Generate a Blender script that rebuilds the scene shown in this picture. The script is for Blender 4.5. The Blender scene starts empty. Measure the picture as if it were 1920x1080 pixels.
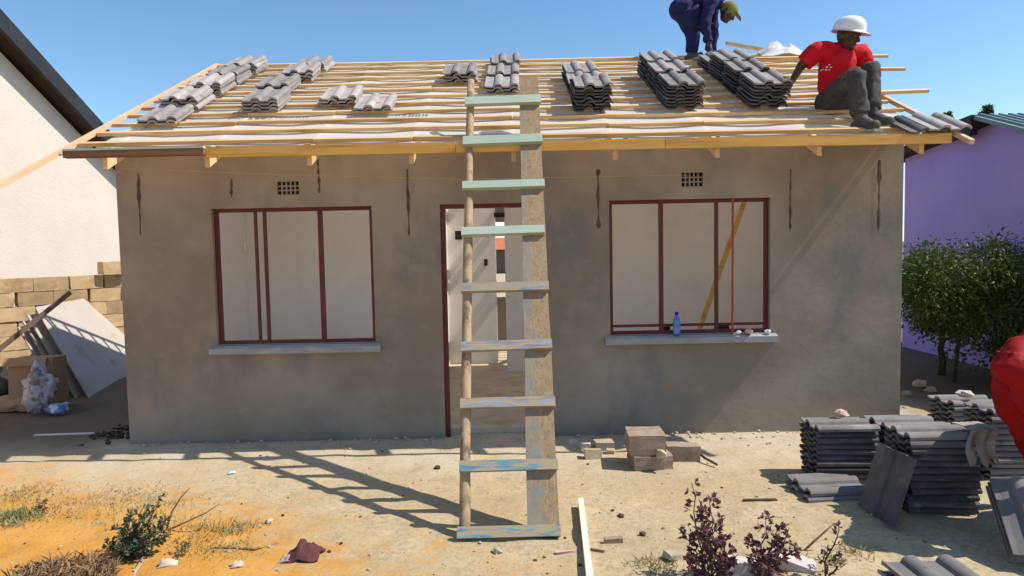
import bpy, math, random
from mathutils import Vector, Matrix, noise
from mathutils.bvhtree import BVHTree
R_ = math.radians
random.seed(7)
sc = bpy.context.scene
COL = sc.collection

# ---------------------------------------------------------------- camera, sky, sun, exposure
F, TH, RO, H = 1272.0, R_(3.46), R_(1.1), 1.70
cam_d = bpy.data.cameras.new('camera'); cam = bpy.data.objects.new('camera', cam_d); COL.objects.link(cam)
_c, _s = math.cos(TH), math.sin(TH)
_r0 = Vector((1, 0, 0)); _u0 = Vector((0, _s, _c)); _f0 = Vector((0, _c, -_s))
_rc = _r0 * math.cos(RO) - _u0 * math.sin(RO); _uc = _r0 * math.sin(RO) + _u0 * math.cos(RO)
cam.matrix_world = Matrix(((_rc.x, _uc.x, -_f0.x, 0), (_rc.y, _uc.y, -_f0.y, 0), (_rc.z, _uc.z, -_f0.z, H), (0, 0, 0, 1)))
cam_d.sensor_width = 36; cam_d.lens = F / 1920 * 36; cam_d.clip_start = 0.05; cam_d.clip_end = 2000
sc.camera = cam

SUN = Vector((0.79, -0.06, 1.0)).normalized()          # direction towards the sun
SUN_EL = math.asin(SUN.z); SUN_AZ = math.atan2(SUN.x, SUN.y)
world = bpy.data.worlds.new('World'); sc.world = world; world.use_nodes = True
wn = world.node_tree.nodes; wl = world.node_tree.links
sky = wn.new('ShaderNodeTexSky'); sky.sky_type = 'NISHITA'; sky.sun_disc = False
sky.sun_elevation = SUN_EL; sky.sun_rotation = SUN_AZ
sky.altitude = 1200; sky.air_density = 1.0; sky.dust_density = 0.8; sky.ozone_density = 1.6
hs = wn.new('ShaderNodeHueSaturation'); hs.inputs['Saturation'].default_value = 1.14; hs.inputs['Hue'].default_value = 0.494
wl.new(sky.outputs['Color'], hs.inputs['Color']); wl.new(hs.outputs[0], wn['Background'].inputs['Color'])
wn['Background'].inputs['Strength'].default_value = 0.145
sun_d = bpy.data.lights.new('sun', 'SUN'); sun_d.energy = 4.5; sun_d.angle = R_(0.5); sun_d.color = (1.0, 0.93, 0.82)
sun = bpy.data.objects.new('sun', sun_d); COL.objects.link(sun)
sun.rotation_euler = (-SUN).to_track_quat('-Z', 'Y').to_euler(); sun.location = (20, -2, 25)
sc.view_settings.view_transform = 'Standard'; sc.view_settings.look = 'None'
sc.view_settings.exposure = 0.35; sc.view_settings.gamma = 1; sc.view_settings.use_curve_mapping = False
sc.cycles.max_bounces = 8; sc.cycles.diffuse_bounces = 5; sc.cycles.transmission_bounces = 5

# ---------------------------------------------------------------- where things stand: rays of the survey camera
def ray(px, py):
    u = (px - 960) / F; v = (540 - py) / F
    uu = u * math.cos(RO) + v * math.sin(RO); vv = -u * math.sin(RO) + v * math.cos(RO)
    return Vector((uu, _c + vv * _s, -_s + vv * _c))
def P(px, py, Y):
    d = ray(px, py); return Vector((0, 0, H)) + d * (Y / d.y)
def G(px, py, z=0.0):
    d = ray(px, py); return Vector((0, 0, H)) + d * ((z - H) / d.z)
AL = R_(26.0); TA = math.tan(AL); EY, EZ = 5.37, 2.52            # roof: batten-top plane through the eave line
RY = 8.34; RZ = EZ + (RY - EY) * TA
NRM = Vector((0, -math.sin(AL), math.cos(AL))); UPS = Vector((0, math.cos(AL), math.sin(AL)))
def roof(px, py, off=0.0):
    d = ray(px, py); k = EZ + off - EY * TA
    return Vector((0, 0, H)) + d * ((k - H) / (d.z - TA * d.y))
def on_roof(x, s, off=0.0):                                      # s metres up the slope from the eave line
    return Vector((x, EY, EZ)) + UPS * s + NRM * off

# ---------------------------------------------------------------- materials
MATS = {}
def mat(name, c1, c2, scale=4.0, stretch=(1, 1, 1), rough=0.85, bump=0.15, bscale=40.0, bstretch=None, rand=0.0,
        c3=None, s3=6.0, t3=(0.55, 0.7), st3=None, spec=0.25, r1=(0.35, 0.65), metal=0.0, world_co=False, trans=0.0, detail=5, bdist=0.01, c4=None, s4=20, t4=(.6,.7), st4=None):
    m = bpy.data.materials.new(name); m.use_nodes = True
    nt = m.node_tree; N = nt.nodes; L = nt.links; N.clear()
    out = N.new('ShaderNodeOutputMaterial'); b = N.new('ShaderNodeBsdfPrincipled')
    b.inputs['Roughness'].default_value = rough; b.inputs['Specular IOR Level'].default_value = spec; b.inputs['Metallic'].default_value = metal
    L.new(b.outputs[0], out.inputs[0])
    tc = N.new('ShaderNodeTexCoord'); src = tc.outputs['Object']
    if world_co:
        src = N.new('ShaderNodeNewGeometry').outputs['Position']
    oi = N.new('ShaderNodeObjectInfo')
    add = N.new('ShaderNodeVectorMath'); add.operation = 'ADD'
    cmb = N.new('ShaderNodeVectorMath'); cmb.operation = 'SCALE'; cmb.inputs[0].default_value = (13, 7, 5)
    L.new(oi.outputs['Random'], cmb.inputs['Scale']); L.new(src, add.inputs[0])
    if not world_co: L.new(cmb.outputs[0], add.inputs[1])
    def nz(sc_, st, det=detail):
        mp = N.new('ShaderNodeMapping'); mp.inputs['Scale'].default_value = tuple(sc_ * a for a in st)
        L.new(add.outputs[0], mp.inputs['Vector'])
        n = N.new('ShaderNodeTexNoise'); n.inputs['Scale'].default_value = 1.0; n.inputs['Detail'].default_value = det; n.inputs['Roughness'].default_value = 0.6
        L.new(mp.outputs[0], n.inputs['Vector']); return n.outputs['Fac']
    def step(fac, lo, hi):
        mr = N.new('ShaderNodeMapRange'); mr.inputs['From Min'].default_value = lo; mr.inputs['From Max'].default_value = hi
        L.new(fac, mr.inputs['Value']); return mr.outputs[0]
    def mix(fac, a, b_):
        mx = N.new('ShaderNodeMix'); mx.data_type = 'RGBA'
        if fac is not None: L.new(fac, mx.inputs[0])
        for sock, val in ((mx.inputs[6], a), (mx.inputs[7], b_)):
            if isinstance(val, tuple): sock.default_value = (*val[:3], 1)
            else: L.new(val, sock)
        return mx.outputs[2]
    col = mix(step(nz(scale, stretch), *r1), c1, c2)
    if c3: col = mix(step(nz(s3, st3 or stretch), *t3), col, c3)
    if c4: col = mix(step(nz(s4, st4 or stretch), *t4), col, c4)
    if rand:
        mr = N.new('ShaderNodeMapRange'); mr.inputs['To Min'].default_value = 1 - rand; mr.inputs['To Max'].default_value = 1 + rand
        L.new(oi.outputs['Random'], mr.inputs['Value'])
        hs = N.new('ShaderNodeHueSaturation'); L.new(mr.outputs[0], hs.inputs['Value']); L.new(col, hs.inputs['Color']); col = hs.outputs[0]
    L.new(col, b.inputs['Base Color'])
    if bump:
        bp = N.new('ShaderNodeBump'); bp.inputs['Strength'].default_value = bump; bp.inputs['Distance'].default_value = bdist
        L.new(nz(bscale, bstretch or (1, 1, 1), 6), bp.inputs['Height']); L.new(bp.outputs[0], b.inputs['Normal'])
    if trans:
        t = N.new('ShaderNodeBsdfTranslucent'); L.new(col, t.inputs[0])
        ms = N.new('ShaderNodeMixShader'); ms.inputs[0].default_value = trans
        L.new(b.outputs[0], ms.inputs[1]); L.new(t.outputs[0], ms.inputs[2]); L.new(ms.outputs[0], out.inputs[0])
    MATS[name] = m; m['io'] = 0
    return m

def ground_mat():
    m = bpy.data.materials.new('sandy_ground'); m.use_nodes = True
    nt = m.node_tree; N = nt.nodes; L = nt.links
    b = N['Principled BSDF']; b.inputs['Roughness'].default_value = 0.95; b.inputs['Specular IOR Level'].default_value = 0.1
    pos = N.new('ShaderNodeNewGeometry').outputs['Position']
    def nz(s, st=(1, 1, 1), det=6, rough=0.6):
        mp = N.new('ShaderNodeMapping'); mp.inputs['Scale'].default_value = tuple(s * a for a in st); L.new(pos, mp.inputs['Vector'])
        n = N.new('ShaderNodeTexNoise'); n.inputs['Scale'].default_value = 1; n.inputs['Detail'].default_value = det; n.inputs['Roughness'].default_value = rough
        L.new(mp.outputs[0], n.inputs['Vector']); return n.outputs['Fac']
    def rng(f, a, b_, c=0.0, d=1.0):
        mr = N.new('ShaderNodeMapRange'); mr.interpolation_type = 'SMOOTHSTEP'
        for k, v in zip(('From Min', 'From Max', 'To Min', 'To Max'), (a, b_, c, d)): mr.inputs[k].default_value = v
        L.new(f, mr.inputs['Value']); return mr.outputs[0]
    def mix(f, a, b_):
        mx = N.new('ShaderNodeMix'); mx.data_type = 'RGBA'; L.new(f, mx.inputs[0])
        for sk, v in ((mx.inputs[6], a), (mx.inputs[7], b_)):
            if isinstance(v, tuple): sk.default_value = (*v, 1)
            else: L.new(v, sk)
        return mx.outputs[2]
    def mth(op, a, b_):
        n = N.new('ShaderNodeMath'); n.operation = op
        for sk, v in ((n.inputs[0], a), (n.inputs[1], b_)):
            if isinstance(v, (int, float)): sk.default_value = v
            else: L.new(v, sk)
        return n.outputs[0]
    sep = N.new('ShaderNodeSeparateXYZ'); L.new(pos, sep.inputs[0]); X, Y = sep.outputs[0], sep.outputs[1]
    sand = mix(rng(nz(1.3), 0.35, 0.65), (0.409, 0.326, 0.196), (0.479, 0.396, 0.252))
    sand = mix(rng(nz(26), 0.42, 0.7), sand, (0.365, 0.274, 0.165))
    sand = mix(rng(nz(7, (1, 1, 1)), 0.52, 0.70, 0, .6), sand, (0.313, 0.235, 0.144))
    sand = mix(rng(nz(2.2, (1, 2, 1), 8, .7), 0.52, 0.66, 0, .6), sand, (0.487, 0.348, 0.191))
    # orange building sand spread over the lower left of the yard
    wob = mth('MULTIPLY', mth('SUBTRACT', nz(0.9), 0.5), 2.6)
    wob2 = mth('MULTIPLY', mth('SUBTRACT', nz(5.0, (1, 1.6, 1), 8, .7), 0.5), 2.6)
    edge = mth('ADD', mth('ADD', wob, wob2), mth('SUBTRACT', mth('MULTIPLY', X, -0.55), mth('MULTIPLY', Y, 0.95)))
    om = rng(edge, -3.55, -2.35)
    orange = mix(rng(nz(3.1), 0.35, 0.65), (0.539, 0.287, 0.074), (0.496, 0.235, 0.044))
    orange = mix(rng(nz(30), 0.5, 0.75), orange, (0.418, 0.209, 0.052))
    c = mix(om, sand, orange)
    # pale mortar droppings along the foot of the wall
    wash = mth('MULTIPLY', rng(Y, 4.6, 5.6), rng(nz(1.8), 0.3, 0.6))
    c = mix(mth('MULTIPLY', wash, 0.6), c, (0.522, 0.461, 0.365))
    # bare dark earth in the side yards
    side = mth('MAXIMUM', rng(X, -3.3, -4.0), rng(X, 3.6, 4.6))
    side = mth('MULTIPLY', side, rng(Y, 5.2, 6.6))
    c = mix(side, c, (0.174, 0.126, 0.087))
    # litter of dark grit
    c = mix(rng(nz(55, (1, 1, 1), 3), 0.66, 0.74), c, (0.148, 0.109, 0.074))
    L.new(c, b.inputs['Base Color'])
    bp = N.new('ShaderNodeBump'); bp.inputs['Strength'].default_value = 0.55; bp.inputs['Distance'].default_value = 0.03
    L.new(mth('ADD', mth('MULTIPLY', nz(9), 0.6), mth('MULTIPLY', nz(45), 0.4)), bp.inputs['Height']); L.new(bp.outputs[0], b.inputs['Normal'])
    return m

def paint_mat(name, paint, paint2, wood, wood2, cover, axis='x', dirt=(0.30, 0.26, 0.2)):
    st = {'x': (1.5, 9, 9), 'z': (16, 16, 1.1)}[axis]
    gr = {'x': (2, 40, 40), 'z': (40, 40, 2)}[axis]
    return mat(name, paint, paint2, scale=3, stretch=st, c3=wood, s3=4.0, t3=(cover, cover + 0.06), st3=st, c4=wood2, s4=2.2, t4=(.58, .75), st4=gr,
               rough=0.8, bump=0.35, bscale=2.5, bstretch=gr, rand=0.06, bdist=.004)

PINE = mat('pine_batten', (0.62, 0.40, 0.175), (0.74, 0.52, 0.26), scale=1.3, stretch=(0.8, 8, 8), c3=(0.42, 0.215, 0.075), s3=1.6, t3=(.5, .68), st3=(1.2, 14, 14), c4=(.30, .15, .06), s4=5, t4=(.72, .76), st4=(1, 3, 3), rough=.75, bump=.2, bscale=3, bstretch=(2, 40, 40), rand=.16)
PINEF = mat('pine_fascia', (0.68, 0.39, 0.085), (0.74, 0.46, 0.13), scale=1.2, stretch=(0.6, 9, 9), c3=(0.46, 0.24, 0.07), s3=1.5, t3=(.5, .7), st3=(.8, 16, 16), rough=.7, bump=.2, bscale=3, bstretch=(2, 40, 40), rand=.08)
PINEY = mat('pine_rafter', (0.62, 0.42, 0.19), (0.70, 0.52, 0.28), scale=1.3, stretch=(9, .9, 3), c3=(0.50, 0.30, 0.12), s3=1.6, t3=(.55, .72), st3=(14, 1.2, 6), rough=.75, bump=.15, bscale=3, bstretch=(40, 3, 12), rand=.12)
PINEP = mat('pink_pine_barge', (0.66, 0.43, 0.26), (0.72, 0.50, 0.32), scale=1.3, stretch=(9, .9, 3), rough=.75, bump=.15, bscale=3, bstretch=(40, 3, 12), rand=.05)
DARKB = mat('dark_weathered_board', (0.16, 0.085, 0.045), (0.22, 0.125, 0.07), scale=2, stretch=(.7, 12, 12), c3=(.09, .05, .03), s3=2, t3=(.52, .7), st3=(1, 18, 18), rough=.8, bump=.3, bscale=3, bstretch=(2, 40, 40))
GREENP = mat('pale_green_paint', (0.36, 0.52, 0.45), (0.45, 0.58, 0.50), scale=3, stretch=(1, 6, 6), c3=(.25, .2, .12), s3=5, t3=(.62, .7), rough=.7, bump=.2, bscale=20)
PLASTER = mat('grey_cement_plaster', (0.244, 0.203, 0.155), (0.323, 0.276, 0.216), scale=0.9, stretch=(1, 1, 1.25), r1=(.4, .6), c3=(0.196, 0.187, 0.162), s3=1.5, t3=(.50, .66), st3=(1, 1, .6), c4=(0.397, 0.345, 0.277), s4=5, t4=(.55, 1.15), st4=(1, 1, 1.1), rough=.92, bump=.5, bscale=9, bstretch=(1, 1, 1.3), world_co=True, bdist=.006)
INNER = mat('inner_wall_plaster', (0.848, 0.811, 0.763), (0.890, 0.853, 0.806), scale=1.2, c3=(0.795, 0.758, 0.710), s3=2.5, t3=(.55, .75), rough=.92, bump=.2, bscale=25, world_co=True)
SLAB = mat('floor_screed', (0.520, 0.416, 0.293), (0.611, 0.501, 0.364), scale=2.0, c3=(0.429, 0.325, 0.215), s3=5, t3=(.5, .7), rough=.92, world_co=True)
SILL = mat('painted_cement_sill', (0.27, 0.285, 0.29), (0.34, 0.35, 0.35), scale=5, stretch=(1, 5, 5), c3=(.42, .40, .36), s3=3, t3=(.55, .68), rough=.8, bump=.25, bscale=30, world_co=True)
RED = mat('red_oxide_steel', (0.095, 0.012, 0.012), (0.125, 0.017, 0.016), scale=6, c3=(.22, .035, .026), s3=5, t3=(.58, .72), rough=.5, bump=.1, bscale=60, spec=.4, world_co=True)
REDB = mat('bright_red_primer', (0.38, 0.045, 0.03), (0.45, 0.07, 0.045), scale=6, rough=.5, bump=.1, spec=.4, world_co=True)
UNDER = mat('white_roof_underlay', (0.94, 0.94, 0.95), (0.97, 0.97, 0.975), scale=2, rough=.38, bump=.35, bscale=5, bstretch=(1, .5, .5), spec=.5, trans=.48, world_co=True, bdist=.03)
DKBROWN = mat('dark_brown_tone', (0.07, 0.05, 0.036), (0.125, 0.095, 0.07), scale=12, rough=.9, bump=.3)
DARKIN = mat('dark_recess', (0.03, 0.027, 0.024), (0.05, 0.045, 0.04), scale=8, rough=.95)
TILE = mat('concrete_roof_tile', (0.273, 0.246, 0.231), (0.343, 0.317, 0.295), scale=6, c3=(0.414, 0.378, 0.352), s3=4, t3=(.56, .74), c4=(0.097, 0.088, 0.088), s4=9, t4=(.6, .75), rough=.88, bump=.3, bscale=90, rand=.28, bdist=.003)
TILED = mat('shaded_roof_tile', (0.065, 0.06, 0.062), (0.10, 0.09, 0.09), scale=6, c3=(.20, .185, .175), s3=4, t3=(.56, .74), c4=(.05, .045, .05), s4=9, t4=(.6, .75), rough=.85, bump=.3, bscale=90, rand=.35, bdist=.003)  # darker copy of the tile, shade on stack sides put into its colour
TILEM = mat('mid_tone_roof_tile', (0.15, 0.14, 0.135), (0.21, 0.195, 0.187), scale=6, c3=(.28, .26, .245), s3=4, t3=(.56, .74), c4=(.09, .085, .085), s4=9, t4=(.6, .75), rough=.88, bump=.3, bscale=90, rand=.3, bdist=.003)  # in-between copy, carries the sunlit look of tops on ground stacks
CREAM = mat('cream_rough_render', (0.607, 0.538, 0.461), (0.651, 0.582, 0.505), scale=1.1, c3=(0.510, 0.442, 0.370), s3=9, t3=(.66, .8), rough=.95, bump=.28, bscale=24, world_co=True, bdist=.02)
BARGE = mat('black_barge_board', (0.022, 0.022, 0.026), (0.034, 0.034, 0.04), scale=3, rough=.6, bump=.1)
SOFFIT = mat('brown_soffit', (0.045, 0.028, 0.02), (0.065, 0.042, 0.03), scale=3, rough=.85)
PURPLE = mat('purple_painted_wall', (0.42, 0.31, 0.72), (0.47, 0.35, 0.77), scale=0.8, c3=(.52, .38, .70), s3=1.4, t3=(.5, .75), rough=.85, bump=.25, bscale=20, world_co=True)
GREENR = mat('grey_green_metal_roof', (0.16, 0.215, 0.22), (0.20, 0.26, 0.26), scale=3, rough=.5, bump=.1, spec=.4)
BLOCK = mat('sand_cement_block', (0.43, 0.30, 0.165), (0.52, 0.38, 0.22), scale=5, c3=(.34, .22, .115), s3=4, t3=(.54, .7), rough=.95, bump=.5, bscale=60, rand=.2, bdist=.008)
BLOCKR = mat('reddish_stock_block', (0.285, 0.215, 0.165), (0.37, 0.285, 0.22), scale=7, c3=(.20, .14, .11), s3=9, t3=(.54, .7), rough=.95, bump=.7, bscale=60, rand=.06, bdist=.01)
MORTAR = mat('dry_mortar_lump', (0.40, 0.33, 0.21), (0.5, 0.42, 0.28), scale=14, rough=.95, bump=.6, bscale=70)
BOARD = mat('grey_ceiling_board', (0.44, 0.39, 0.35), (0.51, 0.455, 0.41), scale=1.5, c3=(.36, .31, .27), s3=3, t3=(.52, .72), rough=.85, bump=.1, bscale=30, rand=.08)
BOARDE = mat('brown_sheet_edge', (0.14, 0.09, 0.07), (0.2, 0.14, 0.11), scale=10, rough=.9)
CARD = mat('brown_cardboard', (0.30, 0.19, 0.11), (0.36, 0.235, 0.14), scale=3, rough=.85, bump=.1, rand=.05)
PLASTIC = mat('crumpled_plastic', (0.40, 0.40, 0.45), (0.62, 0.62, 0.66), scale=9, c3=(.22, .17, .15), s3=8, t3=(.52, .6), rough=.35, bump=.4, bscale=14, spec=.5, trans=.25)
PLASTICB = mat('blue_plastic_wrap', (0.09, 0.16, 0.42), (0.5, 0.55, 0.65), scale=12, r1=(.45, .55), rough=.35, bump=.4, bscale=14, spec=.5)
SHEETW = mat('white_plastic_sheet', (0.78, 0.76, 0.78), (0.86, 0.84, 0.85), scale=6, rough=.4, bump=.3, bscale=12, spec=.5, trans=.3)
WHITEP = mat('white_paint_lath', (0.66, 0.62, 0.52), (0.74, 0.70, 0.61), scale=6, c3=(.62, .52, .33), s3=4, t3=(.6, .7), st3=(9, 1, 9), rough=.7)
GRYW = mat('weathered_grey_wood', (0.36, 0.30, 0.225), (0.46, 0.39, 0.30), scale=3, stretch=(9, 9, 1.2), c3=(.24, .19, .13), s3=3, t3=(.55, .7), st3=(26, 26, 2), rough=.9, bump=.4, bscale=2.5, bstretch=(40, 40, 2), rand=.06, bdist=.004)
POLE = mat('peeled_pole', (0.33, 0.235, 0.14), (0.43, 0.315, 0.195), scale=3, stretch=(6, 6, 1.2), c3=(.17, .12, .08), s3=3.5, t3=(.5, .64), st3=(4, 4, 1.5), rough=.85, bump=.35, bscale=3, bstretch=(30, 30, 2), bdist=.004)
RAILP = paint_mat('peeling_blue_grey_paint', (0.23, 0.265, 0.29), (0.36, 0.36, 0.31), (.36, .30, .20), (.13, .12, .11), .47, 'z')
RAILW = mat('bare_plank_wood', (0.34, 0.235, 0.135), (0.42, 0.30, 0.18), scale=3, stretch=(9, 9, 1), c3=(.30, .20, .12), s3=3, t3=(.56, .72), st3=(26, 26, 1.6), rough=.88, bump=.35, bscale=2.5, bstretch=(40, 40, 2), bdist=.004)
def rail_mat():
    m = mat('weathered_plank', (0.270, 0.189, 0.111), (0.360, 0.264, 0.157), scale=3, stretch=(9, 9, .8), c3=(0.171, 0.119, 0.072), s3=3, t3=(.54, .7), st3=(26, 26, 1.3), rough=.88, bump=.45, bscale=2.5, bstretch=(40, 40, 2), bdist=.004)
    nt = m.node_tree; N = nt.nodes; L = nt.links; b = next(n for n in N if n.type == 'BSDF_PRINCIPLED')
    old = b.inputs['Base Color'].links[0].from_socket
    tc = N.new('ShaderNodeTexCoord'); sp = N.new('ShaderNodeSeparateXYZ'); L.new(tc.outputs['Object'], sp.inputs[0])
    def mth(op, a, c):
        n = N.new('ShaderNodeMath'); n.operation = op
        for k, v in enumerate((a, c)):
            if isinstance(v, float): n.inputs[k].default_value = v
            else: L.new(v, n.inputs[k])
        return n.outputs[0]
    def nz(st):
        mp = N.new('ShaderNodeMapping'); mp.inputs['Scale'].default_value = st; L.new(tc.outputs['Object'], mp.inputs[0])
        n = N.new('ShaderNodeTexNoise'); n.inputs['Scale'].default_value = 1; n.inputs['Detail'].default_value = 6; L.new(mp.outputs[0], n.inputs[0]); return n.outputs['Fac']
    x = mth('ADD', sp.outputs[0], mth('MULTIPLY', sp.outputs[2], .022))         # distance across the leaning plank
    e = mth('SUBTRACT', mth('ADD', .172, mth('MULTIPLY', mth('SUBTRACT', nz((12, 12, 1.6)), .5), .09)), x)
    mr = N.new('ShaderNodeMapRange'); mr.inputs['From Min'].default_value = -.006; mr.inputs['From Max'].default_value = .012; L.new(e, mr.inputs[0])
    wr = N.new('ShaderNodeMapRange'); wr.inputs['From Min'].default_value = .62; wr.inputs['From Max'].default_value = .45; L.new(nz((40, 40, 1.2)), wr.inputs[0])
    pc = N.new('ShaderNodeMix'); pc.data_type = 'RGBA'; L.new(nz((14, 14, 3)), pc.inputs[0]); pc.inputs[6].default_value = (.15, .165, .175, 1); pc.inputs[7].default_value = (.31, .285, .22, 1)
    mx = N.new('ShaderNodeMix'); mx.data_type = 'RGBA'; L.new(mth('MULTIPLY', mr.outputs[0], wr.outputs[0]), mx.inputs[0]); L.new(old, mx.inputs[6]); L.new(pc.outputs[2], mx.inputs[7])
    L.new(mx.outputs[2], b.inputs['Base Color']); return m
RAILX = rail_mat()
RUNGG = paint_mat('pale_green_rung_paint', (0.34, 0.43, 0.36), (0.41, 0.48, 0.39), (.38, .32, .22), (.34, .38, .32), .66)
RUNGB = paint_mat('worn_blue_rung_paint', (0.15, 0.20, 0.28), (0.37, 0.36, 0.31), (.36, .29, .19), (.10, .10, .11), .47)
RUNGT = paint_mat('worn_teal_rung_paint', (0.06, 0.20, 0.29), (0.16, 0.27, 0.31), (.36, .29, .19), (.25, .21, .16), .46)
SKIN = mat('dark_brown_skin', (0.05, 0.026, 0.018), (0.065, 0.034, 0.023), scale=8, rough=.5, bump=.05, spec=.4)
SHIRT = mat('red_cotton', (0.52, 0.006, 0.014), (0.58, 0.009, 0.018), scale=5, rough=.85, bump=.3, bscale=14, bdist=.015)
SHIRTD = mat('deep_red_cotton', (0.36, 0.005, 0.008), (0.38, 0.006, 0.009), scale=2, rough=.7, bump=.12, bscale=60, bdist=.02, trans=.2)
TROUS = mat('dark_grey_trousers', (0.055, 0.050, 0.047), (0.085, 0.077, 0.072), scale=9, c3=(.15, .13, .115), s3=6, t3=(.58, .74), rough=.9, bump=.4, bscale=14, bdist=.02)
OVER = mat('navy_overall_cloth', (0.010, 0.013, 0.058), (0.017, 0.022, 0.088), scale=6, c3=(.03, .035, .13), s3=5, t3=(.55, .7), rough=.85, bump=.5, bscale=12, bdist=.025)
BOOT = mat('dusty_boot_leather', (0.07, 0.068, 0.06), (0.11, 0.105, 0.09), scale=10, rough=.8, bump=.2)
SOLE = mat('pale_boot_sole', (0.30, 0.30, 0.26), (0.38, 0.37, 0.32), scale=10, rough=.8)
HAT = mat('white_hard_hat_plastic', (0.80, 0.80, 0.82), (0.84, 0.84, 0.86), scale=3, rough=.25, bump=0, spec=.5)
CAP = mat('olive_green_cap', (0.16, 0.17, 0.045), (0.22, 0.22, 0.07), scale=10, rough=.85, bump=.2)
EYEW = mat('eye_white', (0.2, 0.17, 0.15), (0.2, 0.17, 0.15), rough=.3, bump=0)
PRINT = mat('white_shirt_print', (0.75, 0.7, 0.7), (0.75, 0.7, 0.7), bump=0)
INK = mat('black_sheet_print', (0.05, 0.05, 0.06), (0.07, 0.07, 0.08), bump=0)
LEAF = mat('shrub_leaf', (0.041, 0.075, 0.009), (0.075, 0.120, 0.015), scale=3, c3=(0.120, 0.165, 0.022), s3=5, t3=(.55, .7), rough=.55, bump=0, spec=.4, trans=.3)
LEAFG = mat('grey_green_leaf', (0.055, 0.085, 0.04), (0.105, 0.14, 0.075), scale=9, c3=(.16, .05, .05), s3=14, t3=(.62, .7), rough=.55, bump=0, spec=.4, trans=.2)
LEAFP = mat('purple_leaf', (0.095, 0.034, 0.042), (0.17, 0.07, 0.08), scale=12, c3=(.28, .16, .17), s3=15, t3=(.55, .7), rough=.55, bump=0, spec=.4, trans=.25)
DRYT = mat('dry_brown_twigs', (0.21, 0.13, 0.075), (0.33, 0.23, 0.13), scale=14, rough=.9, bump=0)
GRASS = mat('sparse_grass', (0.24, 0.25, 0.09), (0.40, 0.36, 0.16), scale=2.5, c3=(.52, .42, .22), s3=3, t3=(.45, .58), rough=.8, bump=0, trans=.2)
BARK = mat('shrub_bark', (0.06, 0.042, 0.03), (0.10, 0.07, 0.05), scale=12, rough=.95, bump=.4)
RAG = mat('grubby_rag', (0.30, 0.26, 0.225), (0.40, 0.355, 0.31), scale=8, c3=(.20, .17, .145), s3=6, t3=(.55, .7), rough=.95, bump=.5, bscale=18, bdist=.02)
MAROON = mat('maroon_cloth', (0.075, 0.025, 0.03), (0.12, 0.045, 0.05), scale=12, rough=.95, bump=.5, bscale=25, bdist=.02)
PINKC = mat('pink_mortar_rag', (0.55, 0.34, 0.29), (0.62, 0.42, 0.36), scale=12, rough=.95, bump=.4)
BOTTLE = mat('blue_bottle_plastic', (0.05, 0.16, 0.48), (0.10, 0.25, 0.6), scale=12, rough=.2, bump=0, spec=.6)
BCAP = mat('dark_blue_cap', (0.012, 0.02, 0.35), (0.012, 0.02, 0.35), rough=.35, bump=0)
STRING = mat('yellow_string', (0.5, 0.38, 0.18), (0.5, 0.38, 0.18), bump=0)
STONE = mat('pale_stone', (0.46, 0.38, 0.28), (0.56, 0.48, 0.37), scale=9, c3=(.3, .2, .14), s3=6, t3=(.56, .66), rough=.95, bump=.5, bscale=50, rand=.25)
PALEST = mat('pinkish_pale_stone', (0.52, 0.44, 0.42), (0.6, 0.52, 0.5), scale=9, rough=.95, bump=.5, bscale=50)
ORROOF = mat('orange_roof', (0.50, 0.13, 0.05), (0.55, 0.17, 0.07), rough=.8, bump=0)
FARWALL = mat('far_brown_wall', (0.12, 0.09, 0.07), (0.16, 0.12, 0.1), rough=.9, bump=0)
GROUND = ground_mat()

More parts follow.
